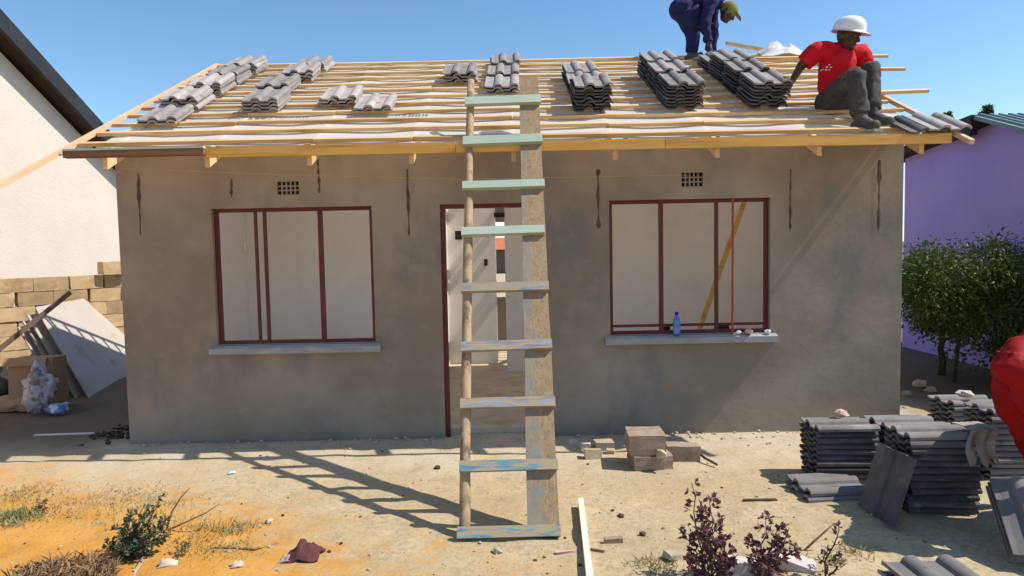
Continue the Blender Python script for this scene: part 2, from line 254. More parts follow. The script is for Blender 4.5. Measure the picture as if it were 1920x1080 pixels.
# ---------------------------------------------------------------- mesh helpers
LOC = {}
class MB:
    def __init__(s): s.v = []; s.f = []; s.m = []; s.smooth = []
    def add(s, vs, fs, mi=0, smooth=False):
        o = len(s.v); s.v += [Vector(a) for a in vs]
        s.f += [tuple(i + o for i in f) for f in fs]; s.m += [mi] * len(fs); s.smooth += [smooth] * len(fs); return s
    def hexa(s, p, mi=0):                                        # 8 points: bottom loop, top loop
        return s.add(p, [(3, 2, 1, 0), (4, 5, 6, 7), (0, 1, 5, 4), (1, 2, 6, 5), (2, 3, 7, 6), (3, 0, 4, 7)], mi)
    def box(s, x0, x1, y0, y1, z0, z1, mi=0):
        return s.hexa([(x0, y0, z0), (x1, y0, z0), (x1, y1, z0), (x0, y1, z0), (x0, y0, z1), (x1, y0, z1), (x1, y1, z1), (x0, y1, z1)], mi)
    def obox(s, c, sx, sy, sz, rot=None, mi=0, jit=0.0):
        rot = rot or Matrix.Identity(3); c = Vector(c); ps = []
        for z in (-1, 1):
            for x, y in ((-1, -1), (1, -1), (1, 1), (-1, 1)):
                j = Vector((random.uniform(-jit, jit), random.uniform(-jit, jit), random.uniform(-jit, jit))) if jit else Vector()
                ps.append(c + rot @ Vector((x * sx / 2, y * sy / 2, z * sz / 2)) + j)
        return s.hexa(ps, mi)
    def beam(s, a, b, w, h, up=(0, 0, 1), mi=0, taper=1.0):
        a, b = Vector(a), Vector(b); d = (b - a).normalized(); side = d.cross(Vector(up)).normalized(); u = side.cross(d)
        ps = []
        for e, k in ((a, 1), (b, taper)):
            ps += [e - side * w * k / 2 - u * h * k / 2, e + side * w * k / 2 - u * h * k / 2, e + side * w * k / 2 + u * h * k / 2, e - side * w * k / 2 + u * h * k / 2]
        return s.hexa(ps, mi)
    def tube(s, pts, rad, n=8, mi=0, cap=True, smooth=True):
        pts = [Vector(p) for p in pts]; rs = rad if isinstance(rad, (list, tuple)) else [rad] * len(pts)
        vs = []; ref = None
        for i, p in enumerate(pts):
            d = (pts[min(i + 1, len(pts) - 1)] - pts[max(i - 1, 0)]).normalized()
            if ref is None:
                ref = d.orthogonal().normalized()
            ref = (ref - d * ref.dot(d)).normalized(); bi = d.cross(ref)
            vs += [p + (ref * math.cos(2 * math.pi * k / n) + bi * math.sin(2 * math.pi * k / n)) * rs[i] for k in range(n)]
        fs = [(i * n + k, i * n + (k + 1) % n, (i + 1) * n + (k + 1) % n, (i + 1) * n + k) for i in range(len(pts) - 1) for k in range(n)]
        if cap: fs += [tuple(range(n - 1, -1, -1)), tuple((len(pts) - 1) * n + k for k in range(n))]
        return s.add(vs, fs, mi, smooth)
    def caps(s, a, ra, b, rb, n=14):                             # tapered capsule
        a, b = Vector(a), Vector(b); d = (b - a).normalized(); pts = []; rs = []
        for t in (-1, -.8, -.5, -.2): pts.append(a + d * ra * t); rs.append(ra * math.sqrt(max(0.0009, 1 - t * t)))
        for t in (.2, .5, .8, 1): pts.append(b + d * rb * t); rs.append(rb * math.sqrt(max(0.0009, 1 - t * t)))
        return s.tube(pts, rs, n)
    def flat(s, a, ra, b, rb, n=14, start=True, end=True):       # tapered cylinder with flat ends
        return s.tube([a, (Vector(a) + Vector(b)) / 2, b], [ra, (ra + rb) / 2, rb], n)
    def ell(s, c, rx, ry, rz, rot=None, nu=16, nv=10, mi=0):
        rot = rot or Matrix.Identity(3); c = Vector(c); vs = []; fs = []
        for i in range(1, nv):
            t = math.pi * i / nv
            for k in range(nu):
                p = 2 * math.pi * k / nu
                vs.append(c + rot @ Vector((rx * math.sin(t) * math.cos(p), ry * math.sin(t) * math.sin(p), rz * math.cos(t))))
        fs = [(i * nu + k, (i + 1) * nu + k, (i + 1) * nu + (k + 1) % nu, i * nu + (k + 1) % nu) for i in range(nv - 2) for k in range(nu)]
        vs += [c + rot @ Vector((0, 0, rz)), c + rot @ Vector((0, 0, -rz))]; o = (nv - 1) * nu
        fs += [(o, k, (k + 1) % nu) for k in range(nu)] + [(o + 1, (nv - 2) * nu + (k + 1) % nu, (nv - 2) * nu + k) for k in range(nu)]
        return s.add(vs, fs, mi, True)
    def lathe(s, c, prof, n=16, mi=0):
        c = Vector(c); vs = [c + Vector((r * math.cos(2 * math.pi * k / n), r * math.sin(2 * math.pi * k / n), z)) for r, z in prof for k in range(n)]
        fs = [(i * n + k, i * n + (k + 1) % n, (i + 1) * n + (k + 1) % n, (i + 1) * n + k) for i in range(len(prof) - 1) for k in range(n)]
        fs += [tuple(range(n - 1, -1, -1)), tuple((len(prof) - 1) * n + k for k in range(n))]
        return s.add(vs, fs, mi, True)
    def leaf(s, p, d, nrm, L, W, mi=0):
        d = Vector(d).normalized(); side = d.cross(Vector(nrm)); side = side.normalized() if side.length > 1e-4 else d.orthogonal().normalized()
        up = side.cross(d); p = Vector(p)
        return s.add([p, p + d * L * .5 + side * W * .5 + up * L * .08, p + d * L - up * L * .06, p + d * L * .5 - side * W * .5 + up * L * .08], [(0, 1, 2), (0, 2, 3)], mi)
    def build(s, name, mats, parent=None, origin=None, label=None):
        if origin is None:
            if parent is not None: origin = LOC[parent.name]
            else:
                lo = Vector((min(v.x for v in s.v), min(v.y for v in s.v), min(v.z for v in s.v))); hi = Vector((max(v.x for v in s.v), max(v.y for v in s.v), 0))
                origin = Vector(((lo.x + hi.x) / 2, (lo.y + hi.y) / 2, lo.z))
        me = bpy.data.meshes.new(name); me.from_pydata([tuple(v - origin) for v in s.v], [], s.f)
        for m in (mats if isinstance(mats, (list, tuple)) else [mats]): me.materials.append(m)
        me.polygons.foreach_set('material_index', s.m); me.polygons.foreach_set('use_smooth', s.smooth); me.update()
        o = bpy.data.objects.new(name, me); COL.objects.link(o)
        if parent is not None: o.parent = parent; LOC[o.name] = LOC[parent.name]
        else: o.location = origin; LOC[o.name] = Vector(origin)
        if label: o['label'] = label
        return o
def tag(o, label, cat=None, group=None, kind=None):
    o['label'] = label
    if cat: o['category'] = cat
    if group: o['group'] = group
    if kind or cat: o['kind'] = kind or 'thing'
    return o
def thing(name, loc, label, cat, group=None):
    o = bpy.data.objects.new(name, None); COL.objects.link(o); o.location = loc; o.empty_display_size = .1
    LOC[o.name] = Vector(loc); return tag(o, label, cat, group)
def fuse(mb, name, m, parent, vox=0.012, smooth=4, disp=0.0, dsize=0.12, fdir=(.15, 0, 1)):
    """join the overlapping volumes of mb into one continuous skin"""
    t = mb.build(name + '_draft', m, None, origin=Vector((0, 0, 0)))
    r = t.modifiers.new('r', 'REMESH'); r.mode = 'VOXEL'; r.voxel_size = vox; r.use_smooth_shade = True
    if smooth:
        q = t.modifiers.new('s', 'SMOOTH'); q.iterations = smooth; q.factor = .5
    dg = bpy.context.evaluated_depsgraph_get()
    me = bpy.data.meshes.new_from_object(t.evaluated_get(dg)); me.name = name
    org = LOC[parent.name] if parent is not None else Vector()
    if disp:
        ax = Vector(fdir).normalized(); fr = .55 / dsize
        for v in me.vertices:
            p = v.co - ax * v.co.dot(ax) * .72; w_ = Vector((noise.noise(v.co * 5), noise.noise(v.co * 5 + Vector((9, 0, 0))), noise.noise(v.co * 5 + Vector((0, 9, 0))))) * .05
            n1 = 1 - 2.2 * abs(noise.noise((p + w_) * fr * 1.6)); n2 = noise.noise((p + w_) * fr * .6 + Vector((4, 4, 4)))
            v.co += v.normal * disp * (.55 * n1 + .5 * n2 - .25)
        me.update()
    me.transform(Matrix.Translation(-org)); me.materials.clear(); me.materials.append(m)
    for p in me.polygons: p.use_smooth = True; p.material_index = 0
    bpy.data.objects.remove(t)
    o = bpy.data.objects.new(name, me); COL.objects.link(o)
    if parent is not None: o.parent = parent; LOC[o.name] = org
    return o
def rnd(a, b): return random.uniform(a, b)
def rotz(a): return Matrix.Rotation(a, 3, 'Z')

# ---------------------------------------------------------------- ground
def gz(x, y):
    n = noise.noise(Vector((x * .7, y * .7, 3.1))) * .035 + noise.noise(Vector((x * 2.3, y * 2.3, 9.))) * .02
    n += noise.noise(Vector((x * 7, y * 7, 5.))) * .006
    n -= .045 * max(0, noise.noise(Vector((x * 4.2, y * 4.2, 21.))) - .12)
    k = 1.0
    if abs(x) < 3.7 and y > 5.75: k = 0.12
    elif y > 4: k = .6
    n *= k
    if y < 5.96 and abs(x) < 3.6: n += .03 * math.exp(-((y - 5.96) / .16) ** 2) * (.5 + .5 * noise.noise(Vector((x * 3, 1, 1))))
    if x < -1: n += .05 * max(0, min(1, (-x - 1) / 2)) * max(0, min(1, (4.6 - y) / 1.2)) * (1 + noise.noise(Vector((x * 2, y * 2, 0))))
    return n
def axis(lo, hi, step, far):
    a = [lo + i * step for i in range(int(round((hi - lo) / step)) + 1)]; pre = []; post = []; d = step; x = lo
    while x > -far: d *= 1.5; x -= d; pre.append(x)
    d = step; x = hi
    while x < far: d *= 1.5; x += d; post.append(x)
    return pre[::-1] + a + post
xs = axis(-7, 6.4, .05, 600); ys = axis(2.2, 7.0, .04, 600)
g = MB(); nx = len(xs)
g.v = [Vector((x, y, gz(x, y) if (-9 < x < 9 and 0 < y < 14) else 0)) for y in ys for x in xs]
g.f = [(j * nx + i, j * nx + i + 1, (j + 1) * nx + i + 1, (j + 1) * nx + i) for j in range(len(ys) - 1) for i in range(nx - 1)]
g.m = [0] * len(g.f); g.smooth = [True] * len(g.f)
tag(g.build('ground', GROUND, origin=Vector()), 'sandy yard with orange building sand at lower left', kind='structure')

# ---------------------------------------------------------------- the house under construction
HX = 3.455; WY0, WY1 = 6.0, 6.14; WT = 2.575
house = thing('house', (0, 6, 0), 'unfinished grey plastered house with bare roof battens and red window frames', 'house')
def wall(name, m, x0, x1, z0, z1, y0, y1, holes, parent=house, inner=None):
    xs_ = sorted({x0, x1, *[h[0] for h in holes], *[h[1] for h in holes]}); zs_ = sorted({z0, z1, *[h[2] for h in holes], *[h[3] for h in holes]})
    solid = lambda i, j: 0 <= i < len(xs_) - 1 and 0 <= j < len(zs_) - 1 and not any(h[0] < (xs_[i] + xs_[i + 1]) / 2 < h[1] and h[2] < (zs_[j] + zs_[j + 1]) / 2 < h[3] for h in holes)
    b = MB()
    for i in range(len(xs_) - 1):
        for j in range(len(zs_) - 1):
            if not solid(i, j): continue
            a, c, d, e = xs_[i], xs_[i + 1], zs_[j], zs_[j + 1]
            b.add([(a, y0, d), (c, y0, d), (c, y0, e), (a, y0, e)], [(0, 1, 2, 3)])
            b.add([(a, y1, d), (c, y1, d), (c, y1, e), (a, y1, e)], [(3, 2, 1, 0)], 1 if inner else 0)
            if not solid(i - 1, j): b.add([(a, y0, d), (a, y0, e), (a, y1, e), (a, y1, d)], [(0, 1, 2, 3)])
            if not solid(i + 1, j): b.add([(c, y0, d), (c, y0, e), (c, y1, e), (c, y1, d)], [(3, 2, 1, 0)])
            if not solid(i, j - 1): b.add([(a, y0, d), (c, y0, d), (c, y1, d), (a, y1, d)], [(3, 2, 1, 0)])
            if not solid(i, j + 1): b.add([(a, y0, e), (c, y0, e), (c, y1, e), (a, y1, e)], [(0, 1, 2, 3)])
    return b.build(name, [m, inner] if inner else m, parent)
LW = (-2.632, -1.222, .875, 2.085); RW = (.868, 2.288, .895, 2.092); DR = (-.622, .205, -.10, 2.085)
v1 = P(520, 365, 6); v2 = P(560, 340, 6); VL = (v1.x, v2.x, v1.z, v2.z)
v1 = P(1278, 350, 6); v2 = P(1318, 323, 6); VR = (v1.x, v2.x, v1.z, v2.z)
wall('front_wall', PLASTER, -HX, HX, -.10, WT, WY0, WY1, [LW, RW, DR, VL, VR], inner=INNER)
wall('back_wall', PLASTER, -HX, HX, -.1, WT, 10.76, 10.9, [(-.5, .3, .9, 2.1)], inner=None)
MB().box(-HX + .145, -.51, 10.735, 10.757, .05, WT - .1).build('back_wall_plaster', INNER, house)
MB().box(.31, HX - .145, 10.735, 10.757, .05, WT - .1).build('back_wall_plaster', INNER, house)
def gable(x0, x1, nm):
    t = EZ - .20
    prof = [(6.143, -.1), (10.757, -.1), (10.757, WT - .02), (RY, t + (RY - EY) * TA), (6.143, WT - .02)]
    b = MB(); k = len(prof)
    b.add([(x0, y, z) for y, z in prof] + [(x1, y, z) for y, z in prof], [tuple(range(k)), tuple(range(2 * k - 1, k - 1, -1))] + [(i, (i + 1) % k, k + (i + 1) % k, k + i) for i in range(k)])
    b.m[0] = 1 if x0 > 0 else 0; b.m[1] = 1 if x0 < 0 else 0
    return b.build(nm, [PLASTER, INNER], house)
gable(-HX, -HX + .14, 'gable_wall'); gable(HX - .14, HX, 'gable_wall')
# inside: partition with a doorway, a nearer return wall, floor
wall('partition_wall', INNER, -1.0, -.22, .05, 2.33, 9.6, 9.72, [])
wall('partition_wall', INNER, -HX + .142, -1.002, .05, 2.33, 8.5, 8.6, [])
MB().box(-1.0, -.9, 8.602, 9.598, .05, 2.33).build('partition_wall', INNER, house)
wall('partition_wall', INNER, -.085, .62, .05, 2.33, 8.9, 9.0, [])
wall('partition_wall', INNER, .622, HX - .142, .05, 2.33, 8.95, 9.07, [])
MB().box(-HX + .143, HX - .143, 6.143, 10.757, -.12, .05).build('floor_slab', SLAB, house)
for (px, py, w, h, Y) in ((911, 492, .05, .09, 9.6), (860, 441, .1, .12, 9.6), (936, 403, .14, .06, 8.9)):
    p = P(px, py, Y); MB().box(p.x - w / 2, p.x + w / 2, Y - .015, Y - .002, p.z - h / 2, p.z + h / 2).build('switch_box', DARKIN, house)

def window(W, bars, label, rail=None, loose=None):
    x0, x1, z0, z1 = W; y = 6.045; t = .032
    fr = MB()
    fr.box(x0, x1, y, y + .04, z1 - t, z1); fr.box(x0, x1, y, y + .04, z0, z0 + t)
    fr.box(x0, x0 + t, y, y + .04, z0 + t, z1 - t); fr.box(x1 - t, x1, y, y + .04, z0 + t, z1 - t)
    w = fr.build('window', RED, house, label=label)
    for x, tw, m in bars: MB().box(x - tw / 2, x + tw / 2, y - .006, y + .034, z0 + t - .004, z1 - t + .004).build('mullion', m, w)
    if rail: MB().box(x0 + t, x1 - t, y + .003, y + .024, rail - .012, rail + .012).build('rail', RED, w)
    b = MB(); b.hexa([(x0 - .05, 5.935, z0 - .075), (x1 + .05, 5.935, z0 - .075), (x1 + .05, 5.998, z0 - .075), (x0 - .05, 5.998, z0 - .075),
                      (x0 - .05, 5.935, z0 - .022), (x1 + .05, 5.935, z0 - .022), (x1 + .05, 5.998, z0 - .004), (x0 - .05, 5.998, z0 - .004)])
    b.box(x0 + .002, x1 - .002, 6.0, 6.14, z0 - .003, z0 + .003); b.build('window_sill', SILL, w)
    return w
px6 = lambda px, py: P(px, py, 6.04).x
wL = window(LW, [(px6(482, 516), .018, RED), (px6(499, 516), .022, RED), (px6(603, 516), .038, RED)], 'left window frame with paired thin mullions')
wR = window(RW, [(px6(1240, 500), .036, RED), (px6(1344, 500), .026, RED)], 'right window frame with low rail', rail=P(1240, 610, 6.05).z)
df = MB(); df.box(DR[0], DR[0] + .04, 6.02, 6.10, -.02, DR[3]); df.box(DR[1] - .04, DR[1], 6.02, 6.10, -.02, DR[3]); df.box(DR[0] + .04, DR[1] - .04, 6.02, 6.10, DR[3] - .035, DR[3])
df.build('door_frame', RED, house)
for V in (VL, VR):
    b = MB(); x0, x1, z0, z1 = V; n = 5
    b.box(x0, x1, 6.07, 6.09, z0, z1, 1)
    for i in range(1, n): x = x0 + (x1 - x0) * i / n; b.box(x - .006, x + .006, 6.012, 6.069, z0, z1)
    for j in range(1, 3): z = z0 + (z1 - z0) * j / 3; b.box(x0, x1, 6.016, 6.066, z - .006, z + .006)
    b.build('air_brick', [PLASTER, DARKIN], house)
# dark ragged strips laid proud of the plaster in place of recessed tie grooves
for px, a, b_ in ((262, 325, 442), (435, 335, 370), (597, 300, 362), (765, 318, 442), (1122, 318, 428), (1482, 318, 430), (1648, 300, 436)):
    t = MB(); vs = []; n = 22; x0_ = P(px, (a + b_) / 2, 6).x; za = P(px, a, 6).z; zb = P(px, b_, 6).z; dr_ = rnd(-.012, .012)
    for i in range(n + 1):
        f = i / n; z = za + (zb - za) * f; c_ = x0_ + dr_ * f + .006 * noise.noise(Vector((px, f * 6, 0))); w_ = (.004 + .018 * max(0, noise.noise(Vector((px * 1.3, f * 7, 3))) + .18)) * (1 - .6 * (f > .97))
        vs += [(c_ - w_, 5.9965, z), (c_ - w_ * .4, 5.9985 - .004, z), (c_ + w_ * .5, 5.9985 - .004, z), (c_ + w_ * rnd(.8, 1.3), 5.9965, z)]
    t.add(vs, [(i * 4 + k, i * 4 + k + 1, i * 4 + 5 + k, i * 4 + 4 + k) for i in range(n) for k in range(3)]); t.build('roof_tie_groove', DKBROWN, house)
# trusses
OFF_R = -.034                                                    # rafter tops under the battens
for i in range(9):
    x = -3.19 + .8055 * i
    tr = MB(); tr.beam((x, 6.145, 2.50), (x, 10.755, 2.50), .036, .11); tr = tr.build('roof_truss', PINEY, house)
    for sgn in (0, 1):
        r = MB(); d = .115 / math.cos(AL); yf = EY + .036
        top = lambda y: EZ + OFF_R / math.cos(AL) + (y - EY) * TA
        q = [(yf, top(yf) - d), (RY - .002, top(RY) - d), (RY - .002, top(RY)), (yf, top(yf))]
        if sgn: q = [(2 * RY - a, b) for a, b in q]
        r.hexa([(x - .018, q[0][0], q[0][1]), (x + .018, q[0][0], q[0][1]), (x + .018, q[1][0], q[1][1]), (x - .018, q[1][0], q[1][1]),
                (x - .018, q[3][0], q[3][1]), (x + .018, q[3][0], q[3][1]), (x + .018, q[2][0], q[2][1]), (x - .018, q[2][0], q[2][1])])
        r.build('rafter', PINEY, tr)
    for (ya, za, yb, zb) in ((7.0, 2.557, 7.5, top(7.5) - d - .01), (8.34, 2.557, 7.8, top(7.8) - d - .01), (8.34, 2.557, 9.1, top(7.8) - d - .01)):
        MB().beam((x, ya, za), (x, yb, zb), .034, .08, (1, 0, 0)).build('web', PINEY, tr)
VX = 3.485
for sg in (-1, 1):                                               # verge battens that run past the eave
    ext = 0.80 if sg < 0 else .20
    a = on_roof(sg * (VX + .022), -ext, -.006); e = on_roof(sg * (VX + .022), (RY - EY) / math.cos(AL), -.006)
    MB().beam(a, e, .036, .036, NRM).build('barge_board', PINEP, house)
    e2 = Vector((e.x, 2 * RY - EY, EZ)); MB().beam((e.x, RY + .01, e.z), e2, .038, .05, (0, .4, .9)).build('barge_board', PINEP, house)
# battens: front slope in two or three lengths each, back slope in one
SL = (RY - EY) / math.cos(AL); NB = 12
def batten(x0, x1, s, back=False, tilt=0.0, w=.044, h=.029, lift=0.0):
    if back:
        a, b = [Vector((x, 2 * RY - p.y, p.z)) for x, p in ((x0, on_roof(x0, s, -h / 2)), (x1, on_roof(x1, s, -h / 2)))]; up = Vector((0, math.sin(AL), math.cos(AL)))
    else:
        a, b, up = on_roof(x0, s, -h / 2 + lift), on_roof(x1, s + tilt, -h / 2 + lift), NRM
    m = MB(); n = 10; d = b - a                                  # slightly bowed length of timber
    bow = rnd(-.008, .008); side = UPS
    ps = [a + d * (i / n) + side * (bow * math.sin(math.pi * i / n) + rnd(-.002, .002)) for i in range(n + 1)]
    vs = []; u2 = up; sd = d.normalized().cross(u2).normalized()
    for p in ps: vs += [p - sd * w / 2 - u2 * h / 2, p + sd * w / 2 - u2 * h / 2, p + sd * w / 2 + u2 * h / 2, p - sd * w / 2 + u2 * h / 2]
    fs = [(i * 4 + k, i * 4 + (k + 1) % 4, i * 4 + 4 + (k + 1) % 4, i * 4 + 4 + k) for i in range(n) for k in range(4)] + [(3, 2, 1, 0), tuple(n * 4 + k for k in range(4))]
    m.add(vs, fs); return m.build('batten', PINE, house)
SS = [.20 + (SL - .25) * i / (NB - 1) for i in range(NB)]
for i, s in enumerate(SS):
    cuts = sorted(random.sample([-2.385, -1.58, -.773, .03, .837, 1.64], 2))
    e = [-VX + .004, *cuts, VX - .01]
    for a, b in zip(e[:-1], e[1:]): batten(a + .002, b - .002, s + rnd(-.012, .012))
    batten(-VX + .004, VX - .01, s, back=True)
# battens that stick out past the right verge, laid beside the fixed ones
for (px, py, qx, qy) in ((1626, 111, 1662, 110), (1602, 135, 1697, 136), (1652, 182, 1733, 174)):
    p, q_ = roof(px, py), roof(qx, qy); sp, sq = [(v.y - EY) / math.cos(AL) for v in (p, q_)]
    batten(p.x - 1.3, q_.x, sp - (sq - sp) * 1.3 / (q_.x - p.x) * .2, tilt=(sq - sp) * 1.2, h=.03, lift=0.046)
# underlay sagging between the trusses
def underlay(back):
    b = MB(); nx_, ns = 150, 12 if back else 44; s0 = SL - 1.0 if back else .16; X0, X1 = -3.34, 3.40
    for j in range(ns + 1):
        s = s0 + (SL - .02 - s0) * j / ns
        for i in range(nx_ + 1):
            x = X0 + (X1 - X0) * i / nx_; ph = ((x + 3.19) / .8055) % 1.0
            sag = .020 * math.sin(math.pi * ph) + .012 * (noise.noise(Vector((x * 2.2, s * 2.6, 4))) + .5) * math.sin(math.pi * ph) + .004 * noise.noise(Vector((x * 6, s * 9, 1)))
            p = on_roof(x + .02 * noise.noise(Vector((s * 2, x, 8))) * (1 if i in (0, nx_) else 0), s, -.0310 - max(0.0, sag * .55))
            if back: p = Vector((p.x, 2 * RY - p.y, p.z))
            b.v.append(p)
    b.f = [(j * (nx_ + 1) + i, j * (nx_ + 1) + i + 1, (j + 1) * (nx_ + 1) + i + 1, (j + 1) * (nx_ + 1) + i) for j in range(ns) for i in range(nx_)]
    b.m = [0] * len(b.f); b.smooth = [True] * len(b.f); return b.build('underlay', UNDER, house)
und = underlay(False); underlay(True)  # unseen back strip added to keep sun streaks off the inner walls
# dark print showing on the sheet between two battens
for (xa, xb, k) in ((-2.35, -1.80, 9), (-1.02, -.72, 5)):
    b = MB(); s = (SS[2] + SS[3]) / 2 + .02
    for q in range(k):
        x = xa + (xb - xa) * q / k; w = (xb - xa) / k * rnd(.45, .8)
        for (dx, ds, ww, hh) in ((0, 0, .25, 1), (.3, .3, .5, .3), (.75, 0, .25, .8)):
            p = on_roof(x + dx * w, s + ds * .05, -.025); e1 = Vector((ww * w, 0, 0)); e2 = UPS * (.055 * hh)
            b.add([p, p + e1, p + e1 + e2, p + e2], [(0, 1, 2, 3)])
    b = b.build('sheet_print', INK, und); b['kind'] = 'stuff'
# fascia: bright pine, and an old dark board nailed over the left end
fz0, fz1 = 2.447, 2.528
xj = P(385, 290, EY).x
fj = [xj + .004, -.42, 1.22, VX - .02]
for a, b in zip(fj[:-1], fj[1:]): MB().box(a + .002, b - .002, EY - .006, EY + .032, fz0, fz1 - rnd(0, .004)).build('fascia_board', PINEF, house)
FY = EY - .028; p0, p1 = P(122, 291, FY), P(384, 285, FY)
db = MB(); db.beam((p0.x, FY, p0.z + .002), (p1.x, FY, p1.z + .002), .06, .052, mi=0); db = db.build('old_fascia_board', DARKB, house)
MB().beam((p0.x, FY, p0.z + .036), (p1.x, FY, p1.z + .036), .062, .014).build('green_edge', GREENP, db)

# ---------------------------------------------------------------- neighbour on the left: cream gable
NX = -7.7
n1 = thing('neighbour_house', (NX, 9, 0), 'cream rendered gable house with thick black barge board at left', 'house')
A = P(0, 78, NX / ray(0, 78).x * ray(0, 78).y); B = P(175, 262, NX / ray(175, 262).x * ray(175, 262).y)
sl = (A.z - B.z) / (B.y - A.y)
yr = A.y - 1.9; zr = A.z + sl * 1.9; ye = B.y + 2.6
yf = 2 * yr - ye; ze = zr - sl * (ye - yr)
w = MB(); prof = [(yf, -.2), (ye - .3, -.2), (ye - .3, zr - sl * (ye - .3 - yr) - .16), (yr, zr - .16), (yf, zr - sl * (yr - yf) - .16)]; k = 5
w.add([(NX, a, b) for a, b in prof] + [(NX - 6, a, b) for a, b in prof], [tuple(range(k)), tuple(range(2 * k - 1, k - 1, -1))] + [(i, (i + 1) % k, k + (i + 1) % k, k + i) for i in range(k)])
w.build('wall', CREAM, n1)
for sgn in (1, -1):
    yy = ye if sgn > 0 else yf
    e = Vector((0, yy - yr, ze - zr)).normalized(); nn = Vector((0, -e.z, e.y)) * sgn
    if nn.z < 0: nn = -nn
    rb = MB(); a = Vector((NX - 3, yr, zr)); b = Vector((NX - 3, yy, ze))
    rb.beam(a + nn * .0 + e * .004, b, 6.5, .12, nn, 0); r = rb.build('roof', SOFFIT, n1)
    bb = MB(); x = NX + .285; bb.beam(Vector((x, yr, zr)) + nn * .01 + e * .004, Vector((x, yy, ze)) + nn * .01 + e * .02, .065, .26, nn); bb.build('barge_board', BARGE, r)
# ---------------------------------------------------------------- neighbour on the right: purple gable
PX = 6.22
n2 = thing('neighbour_house', (PX, 9, 0), 'purple painted house with grey green ribbed roof at right', 'house')
xe = PX - .22
ap = P(1826, 217, xe / ray(1826, 217).x * ray(1826, 217).y); fe = P(1920, 241, xe / ray(1920, 241).x * ray(1920, 241).y)
sl2 = (ap.z - fe.z) / (ap.y - fe.y); Lf = 3.6; Lb = 2.2
zf = ap.z - sl2 * Lf; zb = ap.z - .10 * Lb
w = MB(); prof = [(ap.y - Lf + .3, -.2), (ap.y + Lb - .3, -.2), (ap.y + Lb - .3, ap.z - .1 * (Lb - .3) - .10), (ap.y, ap.z - .09), (ap.y - Lf + .3, ap.z - sl2 * (Lf - .3) - .09)]
w.add([(PX, a, b) for a, b in prof] + [(PX + 7, a, b) for a, b in prof], [tuple(range(k)), tuple(range(2 * k - 1, k - 1, -1))] + [(i, (i + 1) % k, k + (i + 1) % k, k + i) for i in range(k)])
w.build('wall', PURPLE, n2)
rb = MB(); L_ = 7.4; n = 60
for i in range(n):                                              # ribbed front slope
    x0 = xe + L_ * i / n; x1 = xe + L_ * (i + 1) / n; h = .028
    for a, b, za, zb_ in ((0, .45, 0, 0), (.45, .6, 0, h), (.6, .85, h, h), (.85, 1, h, 0)):
        xa, xb = x0 + (x1 - x0) * a, x0 + (x1 - x0) * b
        rb.add([(xa, ap.y - Lf, zf + za), (xb, ap.y - Lf, zf + zb_), (xb, ap.y, ap.z + zb_), (xa, ap.y, ap.z + za)], [(0, 1, 2, 3)])
rb.hexa([(xe, ap.y - Lf, zf - .05), (xe + L_, ap.y - Lf, zf - .05), (xe + L_, ap.y, ap.z - .05), (xe, ap.y, ap.z - .05), (xe, ap.y - Lf, zf - .003), (xe + L_, ap.y - Lf, zf - .003), (xe + L_, ap.y, ap.z - .003), (xe, ap.y, ap.z - .003)])
rr = rb.build('roof', GREENR, n2)
rb = MB(); rb.hexa([(xe, ap.y + .003, ap.z - .12), (xe + L_, ap.y + .003, ap.z - .12), (xe + L_, ap.y + Lb, zb - .12), (xe, ap.y + Lb, zb - .12), (xe, ap.y + .003, ap.z), (xe + L_, ap.y + .003, ap.z), (xe + L_, ap.y + Lb, zb), (xe, ap.y + Lb, zb)])
rb.build('roof', SOFFIT, n2)
MB().hexa([(xe - .03, ap.y + .01, ap.z - .24), (xe + .06, ap.y + .01, ap.z - .24), (xe + .06, ap.y + .62, ap.z - .26), (xe - .03, ap.y + .62, ap.z - .26), (xe - .03, ap.y + .01, ap.z + .015), (xe + .06, ap.y + .01, ap.z + .015), (xe + .06, ap.y + .62, ap.z - .03), (xe - .03, ap.y + .62, ap.z - .03)]).build('barge_board', BARGE, n2)
# little house far behind, seen through door and back window
n3 = thing('distant_house', (-.6, 46, 0), 'far house with orange roof glimpsed through the open doorway', 'house')
MB().box(-5, 4, 44, 50, -.1, 1.6).build('wall', FARWALL, n3)
b = MB(); b.add([(-5.4, 43.6, 1.55), (4.4, 43.6, 1.55), (4.4, 47, 2.35), (-5.4, 47, 2.35), (4.4, 50.4, 1.55), (-5.4, 50.4, 1.55)], [(0, 1, 2, 3), (3, 2, 4, 5), (0, 3, 5), (1, 4, 2), (0, 5, 4, 1)]); b.build('roof', ORROOF, n3)

